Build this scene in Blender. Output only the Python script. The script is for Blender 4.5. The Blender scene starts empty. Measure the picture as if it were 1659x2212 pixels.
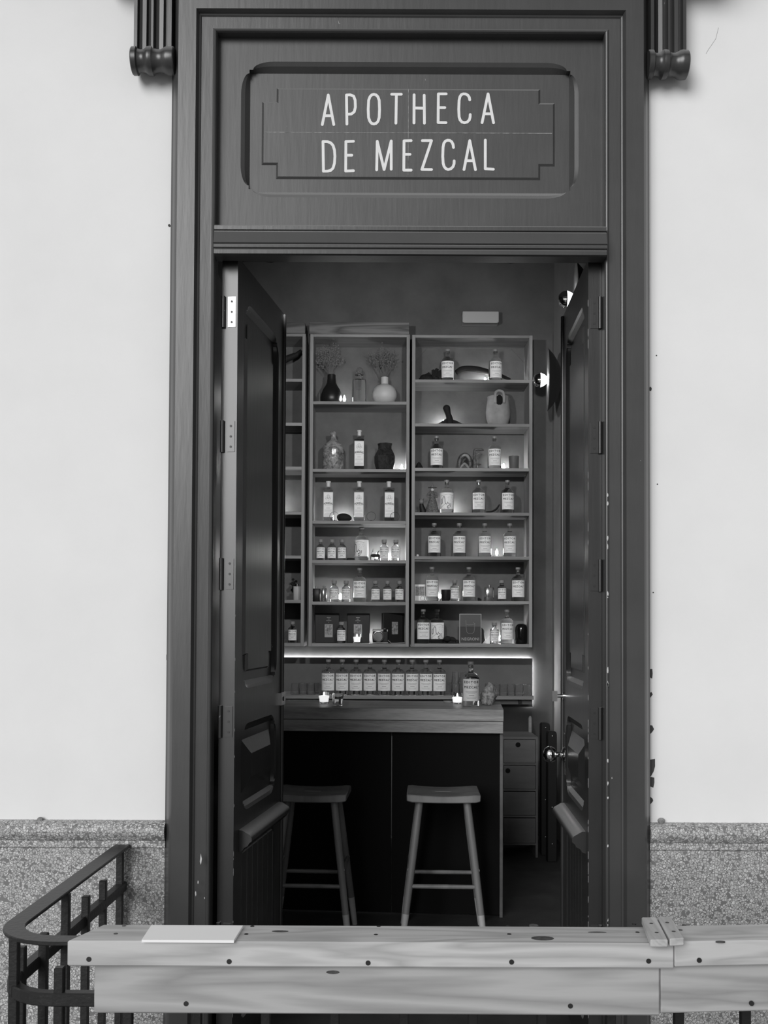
import bpy, bmesh, math, random
from mathutils import Vector, Matrix
random.seed(7)
sc = bpy.context.scene
COL = sc.collection
# ------------------------------------------------------------------ camera
F, CX, CYP = 2200.0, 829.5, 1293.0
PITCH, ROLL = math.radians(1.35), 0.0045
EYE = Vector((0, -3.32, 1.45))
_fw = Vector((0, math.cos(PITCH), math.sin(PITCH)))
_up = Vector((0, -math.sin(PITCH), math.cos(PITCH)))
_rt = Vector((1, 0, 0))
_r2 = _rt*math.cos(ROLL) + _up*math.sin(ROLL)
_u2 = _up*math.cos(ROLL) - _rt*math.sin(ROLL)
cam = bpy.data.cameras.new('camera')
cam.sensor_fit = 'AUTO'; cam.sensor_width = 36.0
cam.lens = F/2212*36.0
cam.shift_y = (CYP-1106)/2212
co = bpy.data.objects.new('camera', cam); COL.objects.link(co)
m3 = Matrix((_r2, _u2, -_fw)).transposed()
co.matrix_world = Matrix.Translation(EYE) @ m3.to_4x4()
sc.camera = co
# ------------------------------------------------------------------ light
wd = bpy.data.worlds.new('world'); sc.world = wd; wd.use_nodes = True
bg = wd.node_tree.nodes['Background']
bg.inputs[0].default_value = (1, 1, 1, 1); bg.inputs[1].default_value = 0.40
sl = bpy.data.lights.new('daylight', 'SUN'); sl.energy = 2.25; sl.angle = math.radians(34)
so = bpy.data.objects.new('daylight', sl); COL.objects.link(so)
so.rotation_euler = Vector((0.425, 0.872, -0.33)).to_track_quat('-Z', 'Y').to_euler()
sc.view_settings.view_transform = 'Standard'; sc.view_settings.look = 'None'
sc.view_settings.gamma = 1; sc.view_settings.use_curve_mapping = False
sc.view_settings.exposure = 0.0
sc.cycles.max_bounces = 10; sc.cycles.transmission_bounces = 8; sc.cycles.transparent_max_bounces = 12
sc.cycles.caustics_reflective = False; sc.cycles.sample_clamp_indirect = 6.0

D0 = 3.32                                     # the facade stands at Y = 0
def P(px, py, d):                             # point seen at a pixel of the photograph, at depth d from the camera
    r = _fw + _r2*((px-CX)/F) + _u2*(-(py-CYP)/F)
    return EYE + r*(d/r.y)
def PX(px, py, d): return P(px, py, d).x
def PZ(py, d, px=829): return P(px, py, d).z

# ------------------------------------------------------------------ materials
def nt(m): return m.node_tree.nodes, m.node_tree.links
def mat(name, c=.5, rough=.5, metal=0., spec=.5, noise=None, bump=None, stretch=None, trans=0., ior=1.45, emit=0., c2=None, coat=0.):
    m = bpy.data.materials.new(name); m.use_nodes = True
    N, L = nt(m); b = N['Principled BSDF']
    b.inputs['Base Color'].default_value = (c, c, c, 1)
    b.inputs['Roughness'].default_value = rough; b.inputs['Metallic'].default_value = metal
    b.inputs['Specular IOR Level'].default_value = spec
    b.inputs['Transmission Weight'].default_value = trans; b.inputs['IOR'].default_value = ior
    b.inputs['Coat Weight'].default_value = coat
    if emit:
        b.inputs['Emission Color'].default_value = (1, 1, 1, 1); b.inputs['Emission Strength'].default_value = emit
    src = None
    if noise or bump:
        tc = N.new('ShaderNodeTexCoord'); mp = N.new('ShaderNodeMapping')
        L.new(tc.outputs['Object'], mp.inputs[0]); src = mp.outputs[0]
        if stretch: mp.inputs['Scale'].default_value = stretch
    if noise:
        n = N.new('ShaderNodeTexNoise'); n.inputs['Scale'].default_value = noise[0]; n.inputs['Detail'].default_value = 6
        n.inputs['Roughness'].default_value = .6
        if len(noise) > 2: n.inputs['Distortion'].default_value = noise[2]
        L.new(src, n.inputs[0]); r = N.new('ShaderNodeValToRGB'); L.new(n.outputs[0], r.inputs[0])
        lo, hi = (c*(1-noise[1]), c*(1+noise[1])) if c2 is None else (c, c2)
        r.color_ramp.elements[0].position = .3; r.color_ramp.elements[1].position = .7
        r.color_ramp.elements[0].color = (lo, lo, lo, 1); r.color_ramp.elements[1].color = (hi, hi, hi, 1)
        L.new(r.outputs[0], b.inputs['Base Color'])
    if bump:
        n = N.new('ShaderNodeTexNoise'); n.inputs['Scale'].default_value = bump[0]; n.inputs['Detail'].default_value = 4
        L.new(src, n.inputs[0]); u = N.new('ShaderNodeBump'); u.inputs['Strength'].default_value = bump[1]
        u.inputs['Distance'].default_value = bump[2] if len(bump) > 2 else .002
        L.new(n.outputs[0], u.inputs['Height']); L.new(u.outputs[0], b.inputs['Normal'])
    return m

def wood(name, lo, hi, scale=9., axis=0, rough=.6, fine=.25, rings=True):
    m = bpy.data.materials.new(name); m.use_nodes = True
    N, L = nt(m); b = N['Principled BSDF']; b.inputs['Roughness'].default_value = rough
    tc = N.new('ShaderNodeTexCoord'); mp = N.new('ShaderNodeMapping'); L.new(tc.outputs['Object'], mp.inputs[0])
    s = [1., 1., 1.]; s[axis] = .09; mp.inputs['Scale'].default_value = s
    oi = N.new('ShaderNodeObjectInfo'); cmb = N.new('ShaderNodeVectorMath'); cmb.operation = 'SCALE'
    cmb.inputs[0].default_value = (3.1, 5.7, 8.3); L.new(oi.outputs['Random'], cmb.inputs['Scale'])
    ad = N.new('ShaderNodeVectorMath'); L.new(mp.outputs[0], ad.inputs[0]); L.new(cmb.outputs[0], ad.inputs[1])
    n1 = N.new('ShaderNodeTexNoise'); n1.inputs['Scale'].default_value = scale; n1.inputs['Detail'].default_value = 3
    n1.inputs['Distortion'].default_value = .6; L.new(ad.outputs[0], n1.inputs[0])
    mu = N.new('ShaderNodeMath'); mu.operation = 'MULTIPLY'; mu.inputs[1].default_value = 12. if rings else 3.
    L.new(n1.outputs[0], mu.inputs[0]); fr = N.new('ShaderNodeMath'); fr.operation = 'PINGPONG'; fr.inputs[1].default_value = 1.
    L.new(mu.outputs[0], fr.inputs[0])
    n2 = N.new('ShaderNodeTexNoise'); n2.inputs['Scale'].default_value = scale*14; n2.inputs['Detail'].default_value = 3
    L.new(ad.outputs[0], n2.inputs[0])
    mx = N.new('ShaderNodeMix'); mx.inputs[0].default_value = fine; L.new(fr.outputs[0], mx.inputs[2]); L.new(n2.outputs[0], mx.inputs[3])
    r = N.new('ShaderNodeValToRGB'); L.new(mx.outputs[0], r.inputs[0])
    r.color_ramp.elements[0].position = .08; r.color_ramp.elements[1].position = .75
    r.color_ramp.elements[0].color = (lo, lo, lo, 1); r.color_ramp.elements[1].color = (hi, hi, hi, 1)
    L.new(r.outputs[0], b.inputs['Base Color'])
    u = N.new('ShaderNodeBump'); u.inputs['Strength'].default_value = .15; u.inputs['Distance'].default_value = .002
    L.new(n2.outputs[0], u.inputs['Height']); L.new(u.outputs[0], b.inputs['Normal'])
    return m

def paint(name, c=.05, rough=.38, chips=.5, thr=.74):
    m = bpy.data.materials.new(name); m.use_nodes = True
    N, L = nt(m); b = N['Principled BSDF']; b.inputs['Roughness'].default_value = rough; b.inputs['Specular IOR Level'].default_value = .65
    tc = N.new('ShaderNodeTexCoord')
    n = N.new('ShaderNodeTexNoise'); n.inputs['Scale'].default_value = 7; n.inputs['Detail'].default_value = 7
    L.new(tc.outputs['Object'], n.inputs[0]); r = N.new('ShaderNodeValToRGB'); L.new(n.outputs[0], r.inputs[0])
    r.color_ramp.elements[0].color = (c*.75,)*3+(1,); r.color_ramp.elements[1].color = (c*1.3,)*3+(1,)
    mp = N.new('ShaderNodeMapping'); mp.inputs['Scale'].default_value = (1, 1, .35); L.new(tc.outputs['Object'], mp.inputs[0])
    k = N.new('ShaderNodeTexNoise'); k.inputs['Scale'].default_value = 46; k.inputs['Detail'].default_value = 5; k.inputs['Roughness'].default_value = .65
    L.new(mp.outputs[0], k.inputs[0])
    g = N.new('ShaderNodeMath'); g.operation = 'GREATER_THAN'; g.inputs[1].default_value = thr; L.new(k.outputs[0], g.inputs[0])
    mx = N.new('ShaderNodeMix'); mx.data_type = 'RGBA'; L.new(g.outputs[0], mx.inputs[0]); L.new(r.outputs[0], mx.inputs[6])
    mx.inputs[7].default_value = (chips, chips, chips, 1)
    ge = N.new('ShaderNodeNewGeometry'); sz = N.new('ShaderNodeSeparateXYZ'); L.new(ge.outputs['Normal'], sz.inputs[0])   # upward faces paler: settled dust, plus light from above put into the colour
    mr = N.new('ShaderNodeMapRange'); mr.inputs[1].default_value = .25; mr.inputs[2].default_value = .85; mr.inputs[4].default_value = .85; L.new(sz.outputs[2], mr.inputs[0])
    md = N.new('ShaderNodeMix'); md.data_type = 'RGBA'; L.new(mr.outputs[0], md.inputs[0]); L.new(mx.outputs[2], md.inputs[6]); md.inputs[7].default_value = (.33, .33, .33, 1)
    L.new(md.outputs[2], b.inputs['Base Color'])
    mp2 = N.new('ShaderNodeMapping'); mp2.inputs['Scale'].default_value = (1, 1, .12); L.new(tc.outputs['Object'], mp2.inputs[0])
    n3 = N.new('ShaderNodeTexNoise'); n3.inputs['Scale'].default_value = 60; n3.inputs['Detail'].default_value = 5; L.new(mp2.outputs[0], n3.inputs[0])
    u = N.new('ShaderNodeBump'); u.inputs['Strength'].default_value = .25; u.inputs['Distance'].default_value = .0015
    L.new(n3.outputs[0], u.inputs['Height']); L.new(u.outputs[0], b.inputs['Normal'])
    return m

def terrazzo(name):
    m = bpy.data.materials.new(name); m.use_nodes = True
    N, L = nt(m); b = N['Principled BSDF']; b.inputs['Roughness'].default_value = .55
    tc = N.new('ShaderNodeTexCoord'); nz = N.new('ShaderNodeTexNoise'); nz.inputs['Scale'].default_value = 60
    L.new(tc.outputs['Object'], nz.inputs[0])
    ad = N.new('ShaderNodeMix'); ad.data_type = 'VECTOR'; ad.inputs[0].default_value = .012
    L.new(tc.outputs['Object'], ad.inputs[4]); L.new(nz.outputs[1], ad.inputs[5])
    v = N.new('ShaderNodeTexVoronoi'); v.feature = 'DISTANCE_TO_EDGE'; v.inputs['Scale'].default_value = 118
    w = N.new('ShaderNodeTexVoronoi'); w.feature = 'F1'; w.inputs['Scale'].default_value = 118
    L.new(ad.outputs[1], v.inputs['Vector']); L.new(ad.outputs[1], w.inputs['Vector'])
    g = N.new('ShaderNodeMath'); g.operation = 'GREATER_THAN'; g.inputs[1].default_value = .085; L.new(v.outputs['Distance'], g.inputs[0])
    sx = N.new('ShaderNodeSeparateColor'); L.new(w.outputs['Color'], sx.inputs[0])
    g2 = N.new('ShaderNodeMath'); g2.operation = 'GREATER_THAN'; g2.inputs[1].default_value = .10; L.new(sx.outputs[0], g2.inputs[0])
    mu = N.new('ShaderNodeMath'); mu.operation = 'MULTIPLY'; L.new(g.outputs[0], mu.inputs[0]); L.new(g2.outputs[0], mu.inputs[1])
    cr = N.new('ShaderNodeValToRGB'); L.new(sx.outputs[1], cr.inputs[0])
    cr.color_ramp.elements[0].color = (.34, .34, .34, 1); cr.color_ramp.elements[1].color = (.62, .62, .62, 1)
    n2 = N.new('ShaderNodeTexNoise'); n2.inputs['Scale'].default_value = 5; L.new(tc.outputs['Object'], n2.inputs[0])
    c2 = N.new('ShaderNodeValToRGB'); L.new(n2.outputs[0], c2.inputs[0])
    c2.color_ramp.elements[0].color = (.13, .13, .13, 1); c2.color_ramp.elements[1].color = (.21, .21, .21, 1)
    mx = N.new('ShaderNodeMix'); mx.data_type = 'RGBA'; L.new(mu.outputs[0], mx.inputs[0]); L.new(c2.outputs[0], mx.inputs[6]); L.new(cr.outputs[0], mx.inputs[7])
    L.new(mx.outputs[2], b.inputs['Base Color'])
    u = N.new('ShaderNodeBump'); u.inputs['Strength'].default_value = .3; u.inputs['Distance'].default_value = .001
    L.new(mu.outputs[0], u.inputs['Height']); L.new(u.outputs[0], b.inputs['Normal'])
    return m

MT = dict(
 plaster=mat('plaster', .80, .9, noise=(2.2, .035), bump=(160, .25, .001)),
 dark_plaster=mat('dark_plaster', .105, .85, noise=(3.5, .22), bump=(40, .3, .002)),
 side_plaster=mat('side_plaster', .34, .85, noise=(3, .12)), ceiling=mat('ceiling_plaster', .2, .9), floor_in=mat('dark_floor', .05, .6, noise=(6, .3)),
 ground=mat('paving', .32, .85, noise=(5, .2), bump=(60, .3)),
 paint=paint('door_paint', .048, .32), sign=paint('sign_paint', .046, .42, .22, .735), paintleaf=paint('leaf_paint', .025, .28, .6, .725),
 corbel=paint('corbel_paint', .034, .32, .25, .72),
 terrazzo=terrazzo('terrazzo'), cream=mat('sign_cream', .78, .7, noise=(40, .04)),
 seam=mat('seam_chalk', .24, .9, noise=(60, .5)), pine=wood('pine', .36, .53, 11., 0, .6, .3),
 pine_front=wood('pine_board', .26, .42, 9., 0, .6, .3), pine_y=wood('pine_cross', .38, .54, 14., 1, .6, .3), knot=mat('knot', .07, .7, noise=(90, .5)), screw=mat('screw_steel', .04, .45, .6),
 iron=mat('wrought_iron', .022, .42, .3, bump=(90, .5, .002)), paper=mat('paper', .9, .8),
 oak=wood('oak_shelf', .15, .27, 14., 0, .6, .4, False), oak_z=wood('oak_upright', .15, .27, 14., 2, .6, .4, False),
 plank=wood('grained_plank', .05, .16, 9., 0, .65, .2), bartop=wood('bar_timber', .15, .46, 20., 0, .42, .5, False),
 barpanel=mat('bar_panel', .008, .7, spec=.1), stool=wood('stool_wood', .17, .26, 10., 2, .5, .3, False), dip=mat('stool_foot', .5, .5),
 drawer=mat('drawer_ply', .15, .6, noise=(14, .2), stretch=(.2, 1, 1)), hole=mat('hole_black', .003, .9), black=mat('black_matt', .007, .6),
 leather=mat('black_leather', .006, .5), shelfback=mat('shelf_back', .108, .85, noise=(9, .16)),
 glass=mat('bottle_glass', .96, .02, trans=1., ior=1.34), clear=mat('tumbler_glass', .97, .03, trans=1., ior=1.3),
 crystal=mat('crystal', .97, .02, trans=1., ior=1.52), thick=mat('old_glass', .03, .16, noise=(16, .8, 2.5), c2=.42, bump=(30, .6, .004)), label=mat('label_paper', .86, .7), ink=mat('ink', .015, .7), inkgrey=mat('ink_grey', .33, .7),
 stopper=mat('stopper', .22, .4), white_cap=mat('white_capsule', .6, .5), steel=mat('steel', .62, .22, 1.), chrome=mat('chrome', .75, .1, 1.),
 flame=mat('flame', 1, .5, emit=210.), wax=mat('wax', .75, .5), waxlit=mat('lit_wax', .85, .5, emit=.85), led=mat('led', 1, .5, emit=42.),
 bulbglow=mat('bulb_glow', 1, .3, emit=9.), silver=mat('mirror_tip', .8, .06, 1.), shade_in=mat('shade_inside', .3, .5), shade_out=mat('shade_outside', .012, .5),
 vase_dark=mat('dark_clay', .012, .38), vase_white=mat('pale_ceramic', .5, .5, bump=(60, .2)), clay=mat('clay', .28, .8, noise=(12, .2), bump=(40, .4)),
 flower=mat('dried_flower', .19, .9), stem=mat('dried_stem', .16, .9), root=mat('black_root', .008, .8, bump=(50, .8, .004)), marble=mat('dark_glazed', .045, .25, noise=(14, .8, 3.), c2=.012),
 rock=mat('rough_rock', .08, .8, noise=(70, .6), c2=.5, bump=(60, 1., .006)), cardbox=mat('black_card', .006, .45), photo=mat('photo_print', .05, .4, noise=(80, .9), c2=.4),
 picture=mat('card_dark', .035, .5), picture2=mat('card_grey', .085, .5), frame=mat('card_border', .33, .5), outline=mat('card_outline', .22, .5),
 camskin=mat('camera_skin', .008, .5), lizard=mat('painted_wood', .02, .5, noise=(70, .9), c2=.14), lizardlight=mat('painted_wood_pale', .26, .5, noise=(40, .5)),
 fabric=mat('doll_fabric', .03, .8, noise=(120, .9), c2=.2), bone=mat('white_face', .62, .6), catface=mat('cat_face', .18, .6), box=mat('grey_plastic', .42, .5), cup=mat('grey_cup', .10, .6), jar=mat('black_jar', .006, .15),
 cable=mat('cable', .03, .5), rivet=mat('rivet', .5, .3, 1.), liquid=mat('clear_liquid', .97, .02, trans=1., ior=1.33),
)
# ------------------------------------------------------------------ mesh helpers
class MB:
    def __init__(s): s.v = []; s.f = []
    def add(s, v, f):
        o = len(s.v); s.v += [tuple(p) for p in v]; s.f += [tuple(i+o for i in q) for q in f]; return s
    def box(s, x0, x1, y0, y1, z0, z1):
        return s.add([(x0,y0,z0),(x1,y0,z0),(x1,y1,z0),(x0,y1,z0),(x0,y0,z1),(x1,y0,z1),(x1,y1,z1),(x0,y1,z1)],
                     [(0,3,2,1),(4,5,6,7),(0,1,5,4),(1,2,6,5),(2,3,7,6),(3,0,4,7)])
    def prism(s, poly, y0, y1):                     # poly in XZ, extruded along Y
        n = len(poly); v = [(x, y0, z) for x, z in poly]+[(x, y1, z) for x, z in poly]
        return s.add(v, [tuple(range(n)), tuple(range(2*n-1, n-1, -1))]+[(i, i+n, (i+1) % n+n, (i+1) % n) for i in range(n)])
    def prismx(s, poly, x0, x1):                    # poly in YZ, extruded along X
        n = len(poly); v = [(x0, y, z) for y, z in poly]+[(x1, y, z) for y, z in poly]
        return s.add(v, [tuple(range(n)), tuple(range(2*n-1, n-1, -1))]+[(i, i+n, (i+1) % n+n, (i+1) % n) for i in range(n)])
    def prismz(s, poly, z0, z1):
        n = len(poly); v = [(x, y, z0) for x, y in poly]+[(x, y, z1) for x, y in poly]
        return s.add(v, [tuple(range(n-1, -1, -1)), tuple(range(n, 2*n))]+[(i, (i+1) % n, (i+1) % n+n, i+n) for i in range(n)])
    def lathe(s, prof, n=24, c=(0, 0, 0), axis='z', sx=1., sy=1.):
        v = []; f = []
        for r, h in prof:
            for k in range(n):
                a = 2*math.pi*k/n; p = (r*math.cos(a)*sx, r*math.sin(a)*sy, h)
                if axis == 'x': p = (h, p[0], p[1])
                elif axis == 'y': p = (p[0], h, p[1])
                v.append((p[0]+c[0], p[1]+c[1], p[2]+c[2]))
        m = len(prof)
        for i in range(m-1):
            for k in range(n):
                k2 = (k+1) % n; f.append((i*n+k, i*n+k2, (i+1)*n+k2, (i+1)*n+k))
        if prof[0][0] > 1e-6: f.append(tuple(range(n-1, -1, -1)))
        if prof[-1][0] > 1e-6: f.append(tuple((m-1)*n+k for k in range(n)))
        return s.add(v, f)
    def tube(s, path, r, n=8, cap=True):
        path = [Vector(p) for p in path]; m = len(path)
        rr = r if isinstance(r, (list, tuple)) else [r]*m
        t0 = (path[1]-path[0]).normalized(); a = Vector((0, 0, 1)) if abs(t0.z) < .9 else Vector((1, 0, 0))
        nrm = (a - t0*a.dot(t0)).normalized(); v = []; f = []
        for i, p in enumerate(path):
            t = (path[min(i+1, m-1)]-path[max(i-1, 0)]).normalized()
            nrm = (nrm - t*nrm.dot(t)).normalized(); b = t.cross(nrm)
            for k in range(n):
                q = 2*math.pi*k/n; v.append(p + (nrm*math.cos(q)+b*math.sin(q))*rr[i])
        for i in range(m-1):
            for k in range(n):
                k2 = (k+1) % n; f.append((i*n+k, i*n+k2, (i+1)*n+k2, (i+1)*n+k))
        if cap: f += [tuple(range(n-1, -1, -1)), tuple((m-1)*n+k for k in range(n))]
        return s.add(v, f)
    def stube(s, path, r, n=10, sub=5):          # tube along a Catmull-Rom curve
        q = [Vector(p) for p in path]; m = len(q); P2 = []; R2 = []
        rr = r if isinstance(r, (list, tuple)) else [r]*m
        for i in range(m-1):
            a, b, c, d = q[max(i-1, 0)], q[i], q[i+1], q[min(i+2, m-1)]
            for k in range(sub):
                t = k/sub; P2.append(.5*((2*b)+(c-a)*t+(2*a-5*b+4*c-d)*t*t+(3*b-a-3*c+d)*t**3)); R2.append(rr[i]+(rr[i+1]-rr[i])*t)
        return s.tube(P2+[q[-1]], R2+[rr[-1]], n)
    def bar(s, path, hw, z0, z1):                   # flat bar following a plan path (x, y)
        m = len(path); v = []; f = []
        for i, p in enumerate(path):
            a = Vector(path[max(i-1, 0)]); b = Vector(path[min(i+1, m-1)]); t = (b-a).normalized(); n = Vector((-t.y, t.x)); p = Vector(p)
            for q, z in ((hw, z0), (-hw, z0), (-hw, z1), (hw, z1)): v.append((p.x+n.x*q, p.y+n.y*q, z))
        for i in range(m-1):
            for k in range(4): f.append((i*4+k, i*4+(k+1) % 4, (i+1)*4+(k+1) % 4, (i+1)*4+k))
        f += [(3, 2, 1, 0), tuple((m-1)*4+k for k in range(4))]
        return s.add(v, f)
    def disc(s, c, rx, rz, y0, y1, n=16): return s.prism([(c[0]+rx*math.cos(2*math.pi*k/n), c[1]+rz*math.sin(2*math.pi*k/n)) for k in range(n)], y0, y1)
    def ball(s, c, r, n=12, m=8, sx=1, sy=1, sz=1):
        pr = [(r*math.sin(math.pi*i/m)+1e-7, -r*math.cos(math.pi*i/m)*sz) for i in range(m+1)]
        return s.lathe(pr, n, c, 'z', sx, sy)
    def capsule(s, a, b, w, y0, y1, n=7):           # round-ended stroke in XZ
        a = Vector(a); b = Vector(b); t = (b-a).normalized() if (b-a).length > 1e-9 else Vector((1, 0)); ang = math.atan2(t.y, t.x); p = []
        for k in range(n+1): q = ang-math.pi/2+math.pi*k/n; p.append((b.x+w*math.cos(q), b.y+w*math.sin(q)))
        for k in range(n+1): q = ang+math.pi/2+math.pi*k/n; p.append((a.x+w*math.cos(q), a.y+w*math.sin(q)))
        return s.prism(p, y0, y1)
    def xf(s, fn): s.v = [tuple(fn(*p)) for p in s.v]; return s
    def mesh(s, name, m, smooth=False, bevel=0., seg=1, ang=None):
        me = bpy.data.meshes.new(name); me.from_pydata(s.v, [], s.f); me.validate()
        bm = bmesh.new(); bm.from_mesh(me); bmesh.ops.recalc_face_normals(bm, faces=bm.faces)
        if bevel:
            es = [e for e in bm.edges if len(e.link_faces) == 2 and e.calc_face_angle(0) > .5]
            bmesh.ops.bevel(bm, geom=es, offset=bevel, segments=seg, profile=.5, affect='EDGES', clamp_overlap=True)
        if smooth:
            for fc in bm.faces: fc.smooth = True
            for e in bm.edges:
                if len(e.link_faces) == 2 and e.calc_face_angle(0) > (ang or .7): e.smooth = False
        bm.to_mesh(me); bm.free(); me.materials.append(MT[m] if isinstance(m, str) else m); return me
    def build(s, name, m, parent=None, smooth=False, bevel=0., seg=1, ang=None):
        return obj(name, s.mesh(name, m, smooth, bevel, seg, ang), parent)

def obj(name, me, parent=None):
    o = bpy.data.objects.new(name, me); COL.objects.link(o)
    if parent is not None: o.parent = parent
    return o
def tag(o, label, cat=None, group=None, kind=None):
    o['label'] = label
    if cat: o['category'] = cat
    if group: o['group'] = group
    if kind: o['kind'] = kind
    return o
def thing(name, label, cat, loc=(0, 0, 0), rz=0., group=None):
    o = bpy.data.objects.new(name, None); COL.objects.link(o); o.empty_display_size = .05
    o.location = loc; o.rotation_euler = (0, 0, rz); return tag(o, label, cat, group)
def struct(o, label=None):
    o['kind'] = 'structure'
    if label: o['label'] = label
    return o
def copy_tree(src, label, loc, rz=0., group=None, name=None):
    c = src.copy(); COL.objects.link(c); c.location = loc; c.rotation_euler = (0, 0, rz); c['label'] = label
    if group: c['group'] = group
    for ch in src.children:
        k = ch.copy(); COL.objects.link(k); k.parent = c
        for g in ch.children:
            q = g.copy(); COL.objects.link(q); q.parent = k
    return c
def text_mb(s, size, y0=-.0004, y1=0., spacing=1., bold=0., res=2, heavy=0.):
    cu = bpy.data.curves.new('t', 'FONT'); cu.body = s; cu.size = size; cu.align_x = 'CENTER'; cu.space_character = spacing
    cu.offset = bold; cu.resolution_u = res; cu.fill_mode = 'FRONT'
    o = bpy.data.objects.new('t', cu); COL.objects.link(o); bpy.context.view_layer.update()
    me = bpy.data.meshes.new_from_object(o.evaluated_get(bpy.context.evaluated_depsgraph_get()))
    mb = MB(); mb.add([(v.co.x, y0, v.co.y) for v in me.vertices], [tuple(p.vertices) for p in me.polygons])
    bpy.data.objects.remove(o); bpy.data.curves.remove(cu); bpy.data.meshes.remove(me)
    if heavy:
        b0 = (list(mb.v), list(mb.f))
        for i, (dx, dz) in enumerate(((1, 0), (-1, 0), (0, 1), (0, -1))): mb.add([(x+dx*heavy, y-.00003*(i+1), z+dz*heavy) for x, y, z in b0[0]], b0[1])
    return mb
def shift(mb, dx=0, dy=0, dz=0): return mb.xf(lambda x, y, z: (x+dx, y+dy, z+dz))
def wrap(mb, r): return mb.xf(lambda x, y, z: ((r-y)*math.sin(x/r), -(r-y)*math.cos(x/r), z))

def stop_panel(mb, O, H, bulge, y0, yr, rc=.05, n=8):
    """frame face between outer rect O and hole H (x0,x1,z0,z1); hole sides carry stopped chamfers"""
    def sides(R): x0, x1, z0, z1 = R; return [((x0, z1), (x1, z1)), ((x1, z1), (x1, z0)), ((x1, z0), (x0, z0)), ((x0, z0), (x0, z1))]
    nrm = [(0, 1), (1, 0), (0, -1), (-1, 0)]
    for k in range(4):
        (ax, az), (bx, bz) = sides(H)[k]; (ox, oz), (px, pz) = sides(O)[k]; L = math.hypot(bx-ax, bz-az)
        ds = sorted(set([0., .012] + [.012+rc*(1-math.cos(math.pi/2*i/n)) for i in range(1, n+1)]))
        ds = [d for d in ds if d < L/2]; ts = [d/L for d in ds]+[.5]+[1-d/L for d in reversed(ds)]
        I = []; Fp = []; Op = []
        for t in ts:
            d = min(t, 1-t)*L; q = max(0., min(1., (d-.012)/rc)); off = bulge*math.sqrt(max(0., 1-(1-q)**2))
            x, z = ax+(bx-ax)*t, az+(bz-az)*t
            I.append((x, yr, z)); Fp.append((x+nrm[k][0]*off, y0, z+nrm[k][1]*off)); Op.append((ox+(px-ox)*t, y0, oz+(pz-oz)*t))
        Mid = [((a[0]*.45+b[0]*.55), y0+(yr-y0)*.28, (a[2]*.45+b[2]*.55)) for a, b in zip(I, Fp)]
        m = len(ts)
        for A, B in ((Op, Fp), (Fp, Mid), (Mid, I)):
            mb.add(A+B, [(i, i+1, m+i+1, m+i) for i in range(m-1)])
    return mb
def notch_plate(R, nx, nz, y0, y1, ins=.006):
    x0, x1, z0, z1 = R
    def poly(e): return [(x0+nx+e, z0+e), (x1-nx-e, z0+e), (x1-nx-e, z0+nz+e), (x1-e, z0+nz+e), (x1-e, z1-nz-e), (x1-nx-e, z1-nz-e), (x1-nx-e, z1-e), (x0+nx+e, z1-e), (x0+nx+e, z1-nz-e), (x0+e, z1-nz-e), (x0+e, z0+nz+e), (x0+nx+e, z0+nz+e)]
    a = poly(0); b = poly(ins); n = len(a)
    return MB().add([(x, y0, z) for x, z in a]+[(x, y1, z) for x, z in b], [tuple(range(n, 2*n))]+[(i, (i+1) % n, (i+1) % n+n, i+n) for i in range(n)])

# ================================================================== THE SETTING
XL, XR = PX(461, 1000, 3.265), PX(1307, 1000, 3.265)      # inner edges of the door surround
ZT = PZ(70, 3.265, 885)                                    # its head
ZL = 2.655                                                 # door head
OUT = .150
wl, wr, top = XL-OUT+.03, XR+OUT-.03, ZT+OUT-.03
WY0, WY1 = 0., .30
CEIL = 4.35
w = MB(); w.box(-4.5, wl, WY0, WY1, -.2, 5.2); w.box(wr, 4.5, WY0, WY1, -.2, 5.2); w.box(wl, wr, WY0, WY1, top, 5.2); w.box(wl, wr, .12, WY1, ZL+.16, top)
struct(w.build('wall_front', 'plaster'), 'pale plaster street facade around the dark door')
RX0, RX1, RY1 = -1.85, PX(1197, 900, 7.0), 7.0-D0
struct(MB().box(RX0-.1, RX1+.1, RY1, RY1+.15, -.2, CEIL+.1).build('wall_back', 'dark_plaster'), 'dark mottled wall behind the shelves')
struct(MB().box(RX1, RX1+.12, WY1, RY1, -.2, CEIL+.1).build('wall_right', 'side_plaster'), 'dark side wall with dish lamps')
struct(MB().box(RX0-.12, RX0, WY1, RY1, -.2, CEIL+.1).build('wall_left', 'dark_plaster'))
struct(MB().box(RX0-.1, RX1+.1, WY1, RY1, CEIL, CEIL+.15).build('ceiling', 'ceiling'))
struct(MB().box(RX0-.1, RX1+.1, .0, RY1, -.15, 0).build('floor', 'floor_in'), 'dark floor inside the bar')
struct(MB().box(-9, 9, -14, 0., -.2, -.005).build('floor_outside', 'ground'), 'pale paving outside the door')
struct(MB().box(-6, 6, -.75, -.001, 4.1, 4.3).build('ceiling_added', 'ceiling'), 'added unseen porch soffit shading the facade and doorway')  # soffit added out of view to shade the top of the facade
struct(MB().box(RX0, PX(1194, 900, 6.99), 6.988-D0, RY1-.0005, .0, PZ(720, 6.99, 1170)).build('trim_5', 'dark_plaster'), 'flush wall panel behind the shelving')
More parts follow.
